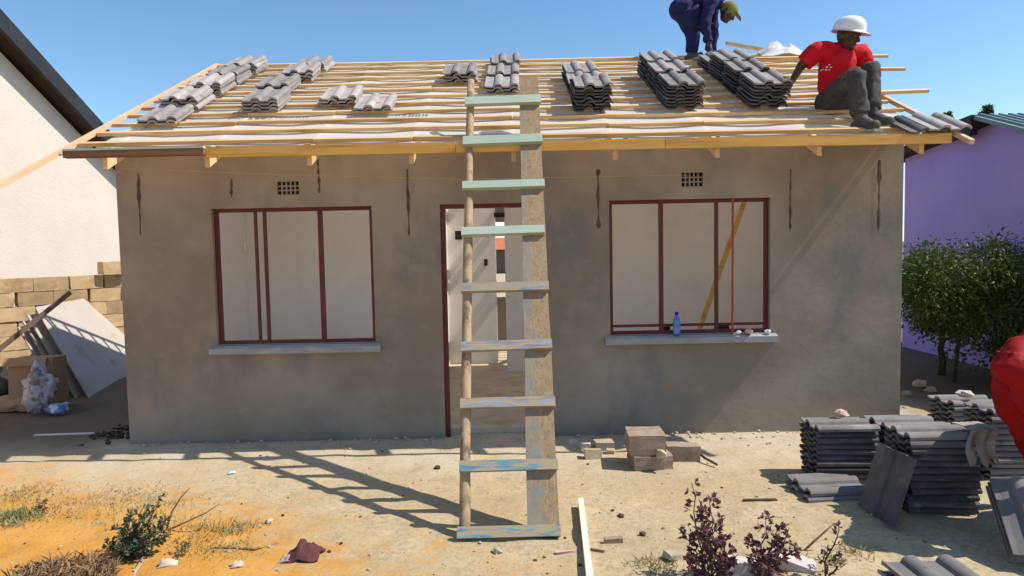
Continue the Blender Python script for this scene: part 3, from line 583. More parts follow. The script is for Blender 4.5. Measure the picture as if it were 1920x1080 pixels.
# ---------------------------------------------------------------- ladder
LA = Vector((0, 3.885, 0)); LD = Vector((0, 5.455 - 3.885, 2.60)); LDn = LD.normalized(); LN = Vector((0, -LDn.z, LDn.y))   # LN faces the camera
def lad(px, py, off=0.0):                                        # point of the ladder plane seen at a pixel
    d = ray(px, py); o = Vector((0, 0, H)); t = (LA + LN * off - o).dot(LN) / d.dot(LN); return o + d * t
ladder = thing('ladder', (0, 3.885, 0), 'home made wooden ladder with peeling painted rungs leaning on the eave', 'ladder')
pts = [lad(px, py) for px, py in ((870, 1022), (871, 960), (873, 850), (874, 740), (876, 620), (877, 500), (878, 400), (879, 300), (881, 220), (883, 152))]
MB().tube([p + Vector((rnd(-.003, .003), 0, 0)) for p in pts], [.034, .034, .033, .034, .033, .034, .033, .032, .031, .030], 10).build('pole_rail', POLE, ladder)
def plank(name, mats, L0, L1, R0, R1, off, th, ysplit=None):
    b = MB(); n = 12; vs = []
    for i in range(n + 1):
        t = i / n; l = L0 + (L1 - L0) * t; r = R0 + (R1 - R0) * t; j = Vector((rnd(-.003, .003), 0, 0))
        vs += [l + LN * (off - th) + j, r + LN * (off - th) + j, r + LN * off + j, l + LN * off + j]
    fs = [(i * 4 + k, i * 4 + 4 + k, i * 4 + 4 + (k + 1) % 4, i * 4 + (k + 1) % 4) for i in range(n) for k in range(4)] + [(0, 1, 2, 3), tuple(n * 4 + 3 - k for k in range(4))]
    b.add(vs, fs); return b.build(name, mats, ladder)
plank('plank_rail', RAILX, lad(989, 1004), lad(974, 150), lad(1049, 1006), lad(1009, 150), .032, .045)
rungs = [(188, 872, 1014, RUNGG), (263, 868, 1017, RUNGG), (346, 867, 1021, RUNGG), (433, 865, 1021, RUNGG), (538, 865, 1029, RUNGB), (648, 865, 1035, RUNGB), (755, 863, 1041, RUNGB), (872, 861, 1046, RUNGT), (997, 857, 1051, RUNGT)]
for py, xa, xb, m in rungs:
    a = lad(xa, py + 3 + rnd(-1, 1), .052); b = lad(xb, py - 2 + rnd(-1, 1), .052)
    hh = .070 if py > 300 else .085
    MB().beam(a, b, .036, hh * .92, LDn, 0).build('rung', m, ladder)

# ---------------------------------------------------------------- roof tiles
def tile_mesh(name, m):
    W_, L_, t = .332, .42, .014; prof = []
    def hgt(u):
        h = 0
        for c in (.13, .292): h = max(h, .030 * max(0, 1 - ((u - c) / .042) ** 2) ** .5 if abs(u - c) < .042 else 0)
        if u < .03: h = max(h, .010)
        return h
    us = [0, .03, .031] + [.086 + .088 * i / 10 for i in range(11)] + [.248 + .084 * i / 9 for i in range(10)]
    us = sorted(set(us)); k = len(us); vs = []
    for y in (-L_ / 2, L_ / 2):
        for u in us: vs.append((u - W_ / 2, y, hgt(u) + t))
        for u in us: vs.append((u - W_ / 2, y, max(0, hgt(u) - .004)))
    fs = []
    for i in range(k - 1):
        fs += [(i, i + 1, 2 * k + i + 1, 2 * k + i), (k + i + 1, k + i, 3 * k + i, 3 * k + i + 1), (i + 1, i, k + i, k + i + 1), (2 * k + i, 2 * k + i + 1, 3 * k + i + 1, 3 * k + i)]
    fs += [(0, 2 * k, 3 * k, k), (k - 1, 2 * k - 1, 4 * k - 1, 3 * k - 1)]
    me = bpy.data.meshes.new(name); me.from_pydata(vs, [], fs); me.materials.append(m); me.update(); return me
TM, TMD, TMM = tile_mesh('roof_tile', TILE), tile_mesh('shaded_tile', TILED), tile_mesh('grey_tile', TILEM)
ORD = ['top', 'second', 'third', 'fourth', 'fifth', 'sixth', 'seventh', 'eighth', 'ninth', 'tenth', 'eleventh', 'twelfth', 'thirteenth', 'fourteenth', 'fifteenth']
def put_tile(mesh, M4, label, group):
    o = bpy.data.objects.new('roof_tile', mesh); COL.objects.link(o); o.matrix_world = M4
    return tag(o, label, 'roof tile', group)
def stack(frame, origin, n, desc, group, mesh, pitch=.040, jit=.012, first=0.0):
    """frame: 3x3 (tile x, tile length, up); origin: middle of the bottom tile"""
    for i in range(n):
        j = frame @ Matrix.Rotation(rnd(-.035, .035), 3, 'Z') @ Matrix.Rotation(rnd(-.012, .012), 3, 'X')
        p = Vector(origin) + frame @ Vector((rnd(-jit, jit), rnd(-jit, jit), i * pitch + first))
        M4 = j.to_4x4(); M4.translation = p
        k = n - 1 - i
        lab = ('topmost grey roof tile of ' if k == 0 else 'bottom grey roof tile of ' if i == 0 and n > 2 else '%s grey tile from the top of ' % ORD[k]) + desc
        put_tile((TMM if group == GG else TM) if k == 0 else mesh, M4, lab, group)  # top tile lighter than those below: sunlit look put into the colour
GG = 'roof tiles stacked on the ground at right'
ROOFF = Matrix((Vector((1, 0, 0)), UPS, NRM)).transposed()
def rstack(px, py, n, desc, mesh=TM, slide=0.0, pitch=.030, yaw=0.0, lift=.004):
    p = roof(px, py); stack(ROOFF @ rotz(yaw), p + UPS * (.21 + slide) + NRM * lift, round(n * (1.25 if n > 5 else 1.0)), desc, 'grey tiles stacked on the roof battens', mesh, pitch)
# row along the left verge
for (px, py, n, d) in ((295, 235, 2, 'the lowest stack beside the left verge'), (338, 207, 4, 'the second lowest stack beside the left verge'),
                       (385, 179, 4, 'the middle stack beside the left verge'), (418, 160, 4, 'the second highest stack beside the left verge'), (455, 141, 4, 'the highest stack beside the left verge')):
    rstack(px, py, n, d)
for (px, py, n, d) in ((489, 211, 4, 'the lowest stack in second row from left'), (515, 176, 3, 'the second lowest stack in second row from left'),
                       (557, 156, 4, 'the second highest stack in second row from left'), (584, 136, 3, 'the highest stack in second row from left')):
    rstack(px, py, n, d)
rstack(634, 200, 3, 'the thicker stack of the pair left of ladder')
rstack(699, 212, 2, 'the thinner stack of the pair left of ladder')
rstack(863, 158, 4, 'the stack just behind the ladder pole')
for (px, py, n, d) in ((942, 177, 3, 'the lowest stack above the ladder opening'), (944, 153, 3, 'the middle stack above the ladder opening'), (948, 130, 3, 'the highest stack above the ladder opening')):
    rstack(px, py, n, d)
for (px, py, n, side) in ((1111, 211, 6, 'first row right of ladder'), (1281, 206, 6, 'second row right of ladder'), (1441, 204, 6, 'row beside the seated man')):
    rstack(px, py, n, 'the front stack in ' + side, TMD)  # these rows show their shaded sides, so lower tiles take the darker copy
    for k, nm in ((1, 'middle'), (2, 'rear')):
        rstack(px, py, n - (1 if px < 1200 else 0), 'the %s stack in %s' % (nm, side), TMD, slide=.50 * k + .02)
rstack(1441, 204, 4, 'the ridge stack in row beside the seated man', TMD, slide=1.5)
# two tiles already laid at the right end of the eave
for k, (x, lab) in enumerate(((3.27, 'inner of two grey tiles laid at the right eave corner'), (3.425, 'outer of two grey tiles laid at the right eave corner'))):
    M4 = (ROOFF @ Matrix.Rotation(-.03, 3, 'X')).to_4x4(); M4.translation = on_roof(x, .18, .006 + .022 * k); put_tile(TM if k else TMD, M4, lab, 'tiles laid at the right eave')

# stacks on the ground at right: tile length runs left to right
def gframe(yaw, tilt=0.0):
    return rotz(yaw) @ Matrix.Rotation(tilt, 3, 'Y') @ Matrix(((0, -1, 0), (1, 0, 0), (0, 0, 1))).transposed()
GG = 'roof tiles stacked on the ground at right'
def gstack(px, py, n, desc, mesh=TMD, yaw=0.0, pitch=.041, dx=.21, dy=.166, z=None):
    c = G(px, py); R3 = rotz(yaw); o = c + R3 @ Vector((dx, dy, 0)); o.z = gz(o.x, o.y) + .002 if z is None else z
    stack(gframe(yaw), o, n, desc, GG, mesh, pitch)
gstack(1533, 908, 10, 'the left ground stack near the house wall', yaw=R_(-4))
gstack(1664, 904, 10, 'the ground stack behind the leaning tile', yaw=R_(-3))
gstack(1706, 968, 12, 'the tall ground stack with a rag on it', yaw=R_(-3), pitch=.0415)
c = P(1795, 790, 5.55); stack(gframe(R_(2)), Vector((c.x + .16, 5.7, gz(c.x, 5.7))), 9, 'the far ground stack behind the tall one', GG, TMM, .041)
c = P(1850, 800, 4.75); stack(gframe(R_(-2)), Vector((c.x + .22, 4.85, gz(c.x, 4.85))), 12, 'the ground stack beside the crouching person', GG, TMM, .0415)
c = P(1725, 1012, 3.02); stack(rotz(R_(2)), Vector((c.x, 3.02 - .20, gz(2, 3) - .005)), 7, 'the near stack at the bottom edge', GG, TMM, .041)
# single tiles
fl = G(1512, 943); M4 = (gframe(R_(4)) @ Matrix.Rotation(.05, 3, 'Y')).to_4x4(); M4.translation = fl + Vector((.2, .15, .012)); put_tile(TMM, M4, 'single grey roof tile lying flat before the left ground stack', GG)
M4b = M4.copy(); M4b.translation = fl + Vector((.22, .16, .052)); put_tile(TMM, M4b, 'second grey tile resting on the single flat one', GG)
a = G(1660, 985)
xax = Vector((.10, -.99, 0)).normalized(); yax = Vector((.30, .14, .94)); yax = (yax - xax * yax.dot(xax)).normalized(); zax = xax.cross(yax)
M4 = Matrix((xax, yax, zax)).transposed().to_4x4(); M4.translation = Vector((a.x + .01, a.y + .10, .012)) + yax * .21; put_tile(TMD, M4, 'grey roof tile leaning upright against the tall ground stack', GG)
for k, lab in enumerate(('lowest of three tilted tiles at the lower right corner', 'middle of three tilted tiles at the lower right corner', 'upper of three tilted tiles at the lower right corner')):
    xax = Vector((.94, -.3, .05)).normalized(); yax = Vector((.18, .70, .70)); yax = (yax - xax * yax.dot(xax)).normalized(); zax = xax.cross(yax)
    M4 = Matrix((xax, yax, zax)).transposed().to_4x4(); q = P(1925, 960, 3.55); M4.translation = Vector((q.x + .02, 3.52, .19)) + zax * (.045 * (k - 1)); put_tile(TMM, M4, lab, GG)

# ---------------------------------------------------------------- people
def hand(mb, wrist, d, up, s=1.0, curl=.5, thumb=1):
    d = Vector(d).normalized(); up = Vector(up); up = (up - d * up.dot(d)).normalized(); sd = d.cross(up)
    pc = Vector(wrist) + d * .05 * s
    mb.caps(wrist, .026 * s, pc + d * .02 * s, .034 * s, 10)
    for i, L in enumerate((.070, .080, .074, .058)):
        b = pc + d * .035 * s + sd * ((i - 1.5) * .019 * s)
        m1 = b + (d * math.cos(curl * .6) - up * math.sin(curl * .6)) * L * .5 * s
        m2 = m1 + (d * math.cos(curl * 1.6) - up * math.sin(curl * 1.6)) * L * .5 * s
        mb.caps(b, .0105 * s, m1, .0095 * s, 8); mb.caps(m1, .0095 * s, m2, .008 * s, 8)
    t0 = Vector(wrist) + d * .025 * s + sd * thumb * .028 * s; t1 = t0 + (d * .6 + sd * thumb * .7 - up * .2).normalized() * .04 * s
    mb.caps(t0, .013 * s, t1, .011 * s, 8); mb.caps(t1, .011 * s, t1 + (d * .9 + sd * thumb * .2 - up * .4).normalized() * .032 * s, .009 * s, 8)
def head(mb, c, face, up, s=1.0):
    """c: middle of the skull; face: forward; up: crown"""
    f = Vector(face).normalized(); u = Vector(up); u = (u - f * u.dot(f)).normalized(); r = f.cross(u)
    R3 = Matrix((r, f, u)).transposed(); c = Vector(c)
    mb.ell(c + u * .018 * s, .076 * s, .096 * s, .100 * s, R3)
    mb.ell(c + f * .022 * s - u * .052 * s, .058 * s, .068 * s, .068 * s, R3)
    mb.ell(c + f * .066 * s - u * .098 * s, .028 * s, .024 * s, .020 * s, R3)        # chin
    mb.caps(c + f * .092 * s - u * .002 * s, .012 * s, c + f * .108 * s - u * .034 * s, .017 * s, 8)   # nose
    mb.caps(c + f * .088 * s + r * -.036 * s + u * .018 * s, .012 * s, c + f * .088 * s + r * .036 * s + u * .018 * s, .012 * s, 8)   # brow
    for k in (-1, 1):
        mb.caps(c + f * .082 * s + r * k * .012 * s - u * .064 * s, .010 * s, c + f * .078 * s + r * k * .024 * s - u * .064 * s, .008 * s, 8)   # lips
        mb.ell(c + r * k * .078 * s - f * .006 * s - u * .012 * s, .012 * s, .022 * s, .034 * s, R3)        # ears
        mb.ell(c + r * k * .046 * s + f * .058 * s - u * .022 * s, .022 * s, .022 * s, .02 * s, R3)         # cheeks
    return R3
def eyes(c, R3, s, parent):
    c = Vector(c)
    for k in (-1, 1): MB().ell(c + R3 @ Vector((k * .031, .083, .0)) * s, .011 * s, .009 * s, .008 * s, R3, 8, 6).build('eye', EYEW, parent)

# man in red T-shirt seated on the battens
seat = roof(1562, 207)
YS = seat.y
w1 = thing('person', seat, 'man in red T-shirt and white hard hat seated on the roof battens', 'person')
hipc = P(1566, 186, YS + .10); hipR = P(1556, 190, YS + .08); hipL = P(1596, 188, YS + .16)
waist = P(1566, 160, YS + .12); chest = P(1570, 122, YS + .08); neck = P(1586, 92, YS + .05); hd = P(1589, 68, YS + .0)
shR = P(1531, 96, YS + .02); shL = P(1613, 98, YS + .16)
elR = P(1502, 124, YS + .05); wrR = P(1484, 154, YS + .30)
knR = P(1603, 146, YS - .32); anR = P(1614, 221, YS - .40)
knL = P(1632, 132, YS - .14); anL = P(1636, 214, YS - .28)
bd = MB()
bd.caps(hipc, .115, waist, .11); bd.caps(waist, .11, chest, .12); bd.caps(shR, .06, shL, .06); bd.caps(chest, .12, neck, .06); bd.caps(neck, .054, hd, .052)
face = Vector((.60, -.74, -.26)); R3 = head(bd, hd, face, (.08, -.1, 1), 1.0)
bd.caps(shR, .055, elR, .042); bd.caps(elR, .041, wrR, .028); hand(bd, wrR, P(1472, 164, YS + .36) - wrR, (0, -.3, 1), 1.05, .7, 1)
elL = P(1624, 126, YS + .14); wrL = P(1610, 158, YS + .10)
bd.caps(shL, .055, elL, .042); bd.caps(elL, .040, wrL, .028); hand(bd, wrL, (-.3, .1, -.9), (.4, -.8, .2), 1.0, .6, -1)
for hp, kn, an in ((hipR, knR, anR), (hipL, knL, anL)): bd.caps(hp, .085, kn, .058); bd.caps(kn, .055, an, .036)
body = fuse(bd, 'body', SKIN, w1, .008, 3); eyes(hd, R3, 1.0, w1)
sh = MB()
sh.caps(P(1564, 176, YS + .11), .135, chest, .150); sh.caps(shR + Vector((.01, 0, 0)), .078, shL, .078); sh.caps(chest, .14, (chest + neck) / 2 + Vector((0, 0, -.02)), .105)
sh.flat(shR, .080, shR + (elR - shR) * .78, .074); sh.flat(shL, .080, shL + (elL - shL) * .8, .074)
shirt = fuse(sh, 'shirt', SHIRT, w1, .012, 4, .028, .085, (.5, 0, 1))
tr = MB()
tr.caps(hipR + Vector((.0, 0, 0)), .128, hipL, .125); tr.caps(hipR, .118, knR, .088); tr.caps(hipL, .118, knL, .088)
for kn, an in ((knR, anR), (knL, anL)):
    d = an - kn; tr.caps(kn, .086, kn + d * .25, .080); tr.flat(kn, .080, kn + d * .93, .073)
fuse(tr, 'trousers', TROUS, w1, .012, 4, .030, .075, (.9, -.3, .5))
for an, dr in ((anR, Vector((.28, -.95, 0))), (anL, Vector((.45, -.9, 0)))):
    dr.normalize(); b = MB(); down = -.33 * TA
    h0 = an + Vector((0, 0, -.015)); toe = an + dr * .15 + Vector((0, 0, -.085)); heel = an - dr * .055 + Vector((0, 0, -.06))
    b.caps(an + Vector((0, 0, .03)), .050, h0, .052); b.caps(heel, .042, toe, .042); b.caps(h0, .05, toe - dr * .03, .045)
    bo = fuse(b, 'boot', BOOT, w1, .009, 2)
    MB().beam(heel - dr * .04 + Vector((0, 0, -.045)), toe + dr * .035 + Vector((0, 0, -.045)), .085, .022).build('boot_sole', SOLE, bo)
u = Vector((.06, -.06, 1)); u = (u - face.normalized() * u.dot(face.normalized())).normalized()
f_ = face.normalized(); r_ = f_.cross(u); RH = Matrix((r_, f_, u)).transposed()
hb = MB(); hc = hd + u * .045; vs = []; n = 24; rings = [(0, 1.0), (.25, .99), (.5, .93), (.72, .80), (.88, .58), (.97, .30)]
for t, q in rings:
    for k in range(n):
        a = 2 * math.pi * k / n; ridge = 1 + .035 * max(0, 1 - abs(math.cos(a)) * 5) * (t > .2)
        vs.append(hc + RH @ Vector((.116 * q * math.cos(a), .140 * q * math.sin(a), .125 * t * ridge)))
vs.append(hc + RH @ Vector((0, 0, .130)))
fs = [(i * n + k, i * n + (k + 1) % n, (i + 1) * n + (k + 1) % n, (i + 1) * n + k) for i in range(len(rings) - 1) for k in range(n)] + [((len(rings) - 1) * n + k, (len(rings) - 1) * n + (k + 1) % n, len(rings) * n) for k in range(n)]
hb.add(vs, fs, 0, True)
inner = []; outer = []
for k in range(n):                                               # brim, longer in front
    a = 2 * math.pi * k / n; fw = max(0, math.sin(a)) ** 2
    inner.append(hc + RH @ Vector((.114 * math.cos(a), .138 * math.sin(a), .002)))
    outer.append(hc + RH @ Vector(((.128 + .004 * fw) * math.cos(a), (.150 + .055 * fw) * math.sin(a), -.012 - .014 * fw)))
for dz in (0, -.006):
    hb.add([p + u * dz for p in inner] + [p + u * dz for p in outer], [(k, (k + 1) % n, n + (k + 1) % n, n + k) for k in range(n)], 0, True)
hb.build('hard_hat', HAT, w1)
# small white print on the chest, laid on the cloth
def cling(target, pts, off=.004):
    org = LOC[target.name]; bv = BVHTree.FromPolygons([v.co for v in target.data.vertices], [tuple(p.vertices) for p in target.data.polygons]); out = []
    for px, py in pts:
        o = Vector((0, 0, H)); d = ray(px, py).normalized(); hit = bv.ray_cast(o - org, d)
        out.append((hit[0] + org - d * off) if hit[0] else P(px, py, YS - .1))
    return out
pr = MB()
for (x0, y0, x1, y1) in ((1538, 130, 1541, 134), (1542, 129, 1546, 131.5), (1547, 129.5, 1550, 133), (1551, 130, 1556, 132), (1548, 124, 1552, 128), (1553, 120, 1556, 123), (1555, 125, 1560, 127.5)):
    q = cling(shirt, ((x0, y1), (x1, y1 - 1), (x1 + 1, y0), (x0 + 1, y0 + .6))); pr.add(q, [(0, 1, 2, 3)])
pr.build('shirt_print', PRINT, shirt)

# man in blue overalls bent double at the ridge
ft = roof(1293, 110); Y1 = ft.y
w2 = thing('person', ft, 'man in navy blue overalls and green cap bending over at the ridge', 'person')
aA = P(1296, 100, Y1); kA = P(1300, 66, Y1 - .02); hA = P(1276, 18, Y1 + .02)
aB = P(1333, 96, Y1 + .12); kB = P(1334, 62, Y1 + .08); hB = P(1288, 14, Y1 + .18)
ch2 = P(1328, -6, Y1 + .02); nk2 = P(1350, 6, Y1 - .02); hd2 = P(1364, 22, Y1 - .05)
sA = P(1332, 6, Y1 - .14); sB = P(1340, 0, Y1 + .2); eA = P(1322, 46, Y1 - .20); wA = P(1330, 84, Y1 - .18); eB = P(1338, 42, Y1 + .22); wB = P(1338, 84, Y1 + .2)
bd = MB(); bd.caps(hA, .11, hB, .11); bd.caps((hA + hB) / 2, .12, ch2, .13); bd.caps(ch2, .12, nk2, .06); bd.caps(nk2, .055, hd2, .05); bd.caps(sA, .055, sB, .055)
face2 = Vector((.72, -.28, -.66)); R32 = head(bd, hd2, face2, (.62, -.1, .70), 1.0)
for s0, e0, w0 in ((sA, eA, wA), (sB, eB, wB)): bd.caps(s0, .052, e0, .042); bd.caps(e0, .04, w0, .028); hand(bd, w0, (.15, 0, -1), (1, 0, .1), 1.0, .5, 1)
for h0, k0, a0 in ((hA, kA, aA), (hB, kB, aB)): bd.caps(h0, .09, k0, .06); bd.caps(k0, .055, a0, .036)
fuse(bd, 'body', SKIN, w2, .009, 3); eyes(hd2, R32, 1.0, w2)
jk = MB(); jk.caps(hA + Vector((.02, 0, .0)), .135, hB, .135); jk.caps((hA + hB) / 2 + Vector((.04, 0, .02)), .14, ch2, .15); jk.caps(sA, .08, sB, .08); jk.caps(ch2, .15, nk2 - (nk2 - ch2) * .25, .09)
for s0, e0, w0 in ((sA, eA, wA), (sB, eB, wB)): jk.caps(s0, .072, e0, .058); jk.flat(e0, .056, e0 + (w0 - e0) * .85, .054)
jk.flat(P(1290, 18, Y1 - .03), .13, P(1302, 54, Y1 - .0), .125)
fuse(jk, 'overall_jacket', OVER, w2, .014, 4, .034, .085, (.9, 0, .5))
tr = MB(); tr.caps(hA, .135, hB, .135)
for h0, k0, a0 in ((hA, kA, aA), (hB, kB, aB)): tr.caps(h0, .115, k0, .078); tr.caps(k0, .078, k0 + (a0 - k0) * .4, .074); tr.flat(k0, .075, a0 + Vector((0, 0, .01)), .070)
fuse(tr, 'overall_trousers', OVER, w2, .014, 4, .028, .085)
for a0 in (aA, aB):
    b = MB(); d = Vector((.55, -.83, 0)).normalized(); b.caps(a0 + Vector((0, 0, .02)), .05, a0 + Vector((0, 0, -.03)), .05); b.caps(a0 - d * .05 + Vector((0, 0, -.045)), .042, a0 + d * .14 + Vector((0, 0, -.055)), .038)
    bo = fuse(b, 'boot', BOOT, w2, .01, 2); MB().beam(a0 - d * .09 + Vector((0, 0, -.085)), a0 + d * .18 + Vector((0, 0, -.088)), .085, .024).build('boot_sole', SOLE, bo)
f2 = face2.normalized(); u2 = Vector((.62, -.1, .70)); u2 = (u2 - f2 * u2.dot(f2)).normalized(); RC = Matrix((f2.cross(u2), f2, u2)).transposed()
cp = MB(); cp.ell(hd2 + u2 * .030, .090, .108, .096, RC)
cb = MB(); cp2 = hd2 + u2 * .03 + f2 * .10
cap = cp.build('cap', CAP, w2); cb.hexa([cp2 + RC @ Vector(v) for v in ((-.065, 0, 0), (.065, 0, 0), (.045, .085, -.02), (-.045, .085, -.02), (-.065, 0, .01), (.065, 0, .01), (.045, .085, -.012), (-.045, .085, -.012))]); cb.build('cap_peak', CAP, cap)

# person in red crouching by the stacks, mostly outside the frame
YR = 3.78
base = G(1990, 985); base = Vector((base.x, YR, 0))
w3 = thing('person', base, 'crouching person in a deep red shirt cut by the right edge', 'person')
q = lambda px, py, dy=0: P(px, py, YR + dy)
hp = [q(1985, 870, -.12), q(1985, 870, .22)]; shd = [q(1902, 688, -.16), q(1925, 682, .24)]; nk = q(1945, 640, .02); h3 = q(1985, 590, -.02)
kn3 = [q(2075, 800, -.2), q(2075, 800, .28)]; an3 = [q(2010, 975, -.16), q(2010, 965, .26)]
el3 = [q(1985, 800, -.26), q(1985, 800, .4)]; wr3 = [q(2020, 850, -.24), q(2030, 850, .34)]
bd = MB(); bd.caps(hp[0], .11, hp[1], .11); bd.caps((hp[0] + hp[1]) / 2, .13, (shd[0] + shd[1]) / 2, .13); bd.caps(shd[0], .06, shd[1], .06); bd.caps((shd[0] + shd[1]) / 2, .09, nk, .06); bd.caps(nk, .056, h3, .05)
face3 = Vector((.8, .3, -.4)); R33 = head(bd, h3, face3, (.2, 0, 1))
for k in (0, 1):
    bd.caps(shd[k], .055, el3[k], .043); bd.caps(el3[k], .042, wr3[k], .029); hand(bd, wr3[k], (.7, 0, -.6), (.4, 0, .8), 1, .6, 1 - 2 * k)
    bd.caps(hp[k], .09, kn3[k], .06); bd.caps(kn3[k], .057, an3[k], .037)
fuse(bd, 'body', SKIN, w3, .010, 3); eyes(h3, R33, 1, w3)
sh = MB(); mid = (hp[0] + hp[1]) / 2; ms = (shd[0] + shd[1]) / 2
sh.ell(q(1960, 738, .03), .255, .215, .33, Matrix.Rotation(R_(-16), 3, 'Y')); sh.caps(mid + Vector((.0, 0, .02)), .16, q(1960, 745, .03), .20)
sh.caps(shd[0] + Vector((.02, .03, 0)), .10, shd[1] + Vector((.03, 0, 0)), .10); sh.caps(ms, .14, nk, .095); sh.caps(shd[0], .095, q(1925, 655, -.06), .09)
for k in (0, 1): sh.flat(shd[k], .085, shd[k] + (el3[k] - shd[k]) * .75, .085)
fuse(sh, 'shirt', SHIRTD, w3, .015, 4, .06, .10, (.35, 0, 1))
tr = MB(); tr.caps(hp[0], .135, hp[1], .135)
for k in (0, 1): tr.caps(hp[k], .115, kn3[k], .088); tr.caps(kn3[k], .085, kn3[k] + (an3[k] - kn3[k]) * .3, .08); tr.flat(kn3[k], .08, an3[k], .07)
fuse(tr, 'trousers', TROUS, w3, .018, 4, .02, .08)
for k in (0, 1):
    b = MB(); a0 = an3[k]; d = Vector((1, 0, 0)); z0 = Vector((a0.x, a0.y, .05)); b.caps(a0, .05, z0, .05); b.caps(z0 - d * .05, .045, z0 + d * .16 + Vector((0, 0, -.005)), .04); fuse(b, 'boot', BOOT, w3, .012, 2)
hr = MB(); hr.ell(h3 + R33 @ Vector((0, -.008, .03)), .083, .098, .094, R33); hr.build('hair', DARKIN, w3)

# ---------------------------------------------------------------- plants
def tubepath(a, b, n=5, wob=.03):
    a, b = Vector(a), Vector(b); return [a.lerp(b, i / n) + (Vector((rnd(-wob, wob), rnd(-wob, wob), rnd(-wob, wob) * .5)) if 0 < i < n else Vector()) for i in range(n + 1)]
def rdir(): 
    v = Vector((rnd(-1, 1), rnd(-1, 1), rnd(-1, 1))); return v.normalized() if v.length > .1 else Vector((0, 0, 1))
# straggling green shrub in front of the purple wall
sb = thing('shrub', (4.9, 8.0, 0), 'spreading green shrub on thin stems before the purple wall', 'shrub')
st = MB()
tips = []
for (px, py, Y) in ((1765, 720, 8.4), (1900, 700, 7.7), (1990, 740, 7.2)):
    a = G(px, py); a = P(px, py, Y); a.z = 0; tp = P(px + rnd(-10, 25), 560, Y); path = tubepath(a, tp, 6, .05); st.tube(path, [.045 - .004 * i for i in range(7)], 7)
    for k in range(6):
        e = tp + Vector((rnd(-.7, .7), rnd(-.5, .5), rnd(.0, .75))); st.tube(tubepath(path[rnd(0, 1) > .5 and -1 or -2], e, 4, .06), [.022, .018, .014, .010, .006], 5); tips.append(e)
st.build('trunk', BARK, sb)
lf = MB()
cl = []
for i in range(380):
    px = rnd(1690, 2100); tt = max(0, min(1, (px - 1700) / 240)); ytop = 487 - 30 * math.exp(-((px - 1895) / 55) ** 2) - 14 * math.exp(-((px - 1760) / 30) ** 2) + 12 * math.sin(px * .07)
    ylow = 566 + 95 * tt + 30 * math.sin(px * .05) + (rnd(0, 60) if random.random() < .25 else 0); cl.append((px, ytop + (ylow - ytop) * random.random() ** .85, rnd(6.9, 8.3)))
for i in range(40): cl.append((rnd(1735, 1775), rnd(540, 612), rnd(8.2, 8.8)))
for i in range(30): cl.append((rnd(1850, 2000), rnd(600, 680), rnd(7.6, 8.6)))
for px, py, Y in cl:
    c = P(px, py, Y); r = rnd(.12, .22); ax = rdir()
    for k in range(95):
        p = c + Vector((random.gauss(0, r * .62), random.gauss(0, r * .62), random.gauss(0, r * .42)))
        d = (p - c).normalized() + rdir() * .8 + Vector((0, 0, -.25)); lf.leaf(p, d, rdir() + Vector((0, 0, .8)), rnd(.036, .075), rnd(.016, .03))
o = lf.build('foliage', LEAF, sb); o['kind'] = 'stuff'
def tree(x, y, ztop, r, label):
    t = thing('tree', (x, y, 0), label, 'tree', 'trees beyond the purple house'); s = MB(); s.tube(tubepath((x, y, 0), (x + .1, y, ztop - r), 5, .06), [.12, .11, .09, .08, .06, .04], 7)
    for k in range(5): s.tube(tubepath((x + .1, y, ztop - r * 1.3), (x + rnd(-r, r) * .7, y + rnd(-r, r) * .7, ztop - r * rnd(.1, .8)), 3, .05), [.035, .025, .018, .01], 5)
    s.build('trunk', BARK, t); l = MB()
    for i in range(14):
        c = Vector((x + random.gauss(0, r * .3), y + random.gauss(0, r * .3), ztop - .05 - r * 1.5 * abs(random.gauss(0, .75))))
        for k in range(36):
            p = c + rdir() * rnd(0, r * .3); l.leaf(p, rdir() + Vector((0, 0, .4)), rdir(), rnd(.04, .08), rnd(.015, .03))
    o = l.build('crown', LEAF, t); o['kind'] = 'stuff'
p = P(1852, 193, 14.5); tree(p.x, p.y, p.z, .16, 'slim treetop rising above the grey green roof')
p = P(1776, 208, 13.5); tree(p.x, p.y, p.z, .12, 'low treetop at the left end of the grey green roof')
p = P(1738, 236, 13.0); tree(p.x, p.y, p.z, .10, 'small treetop beside the laid tiles at the verge')
# fence post before the purple wall
fp = G(1789, 716); tpp = P(1808, 540, fp.y)
MB().tube([Vector((fp.x, fp.y, -.02)), (Vector((fp.x, fp.y, 0)) + tpp) / 2, tpp], .022, 8).build('post', DKBROWN); tag(bpy.data.objects['post'], 'thin dark post standing in the shrub by the purple wall', 'post')

def leafy(name, base, top_pts, leaf_m, stem_m, label, cat, nl, L, W, spread, stemr=.006, group=None, low=0.15):
    t = thing(name, (base.x, base.y, gz(base.x, base.y) - .01), label, cat, group); s = MB(); l = MB()
    for tp in top_pts:
        path = tubepath((base.x + rnd(-.04, .04), base.y + rnd(-.04, .04), gz(base.x, base.y) - .01), tp, 7, .018); s.tube(path, [stemr * (1 - .1 * i) for i in range(8)], 5)
        for k in range(nl):
            f = low + (1 - low) * random.random() ** .8; i = min(6, int(f * 7)); p = path[i].lerp(path[i + 1], f * 7 - i)
            side = Vector((rnd(-1, 1), rnd(-1, 1), rnd(-.1, .7))).normalized(); e = p + side * rnd(.01, spread) * (1.25 - f)
            if random.random() < .3: s.tube([p, e], [.003, .002], 4, cap=False)
            for c in range(3): l.leaf(e, side + rdir() * .9, rdir() + Vector((0, 0, .7)), L * rnd(.6, 1.2), W * rnd(.7, 1.2))
    s.build('stem', stem_m, t); o = l.build('foliage', leaf_m, t); o['kind'] = 'stuff'; return t
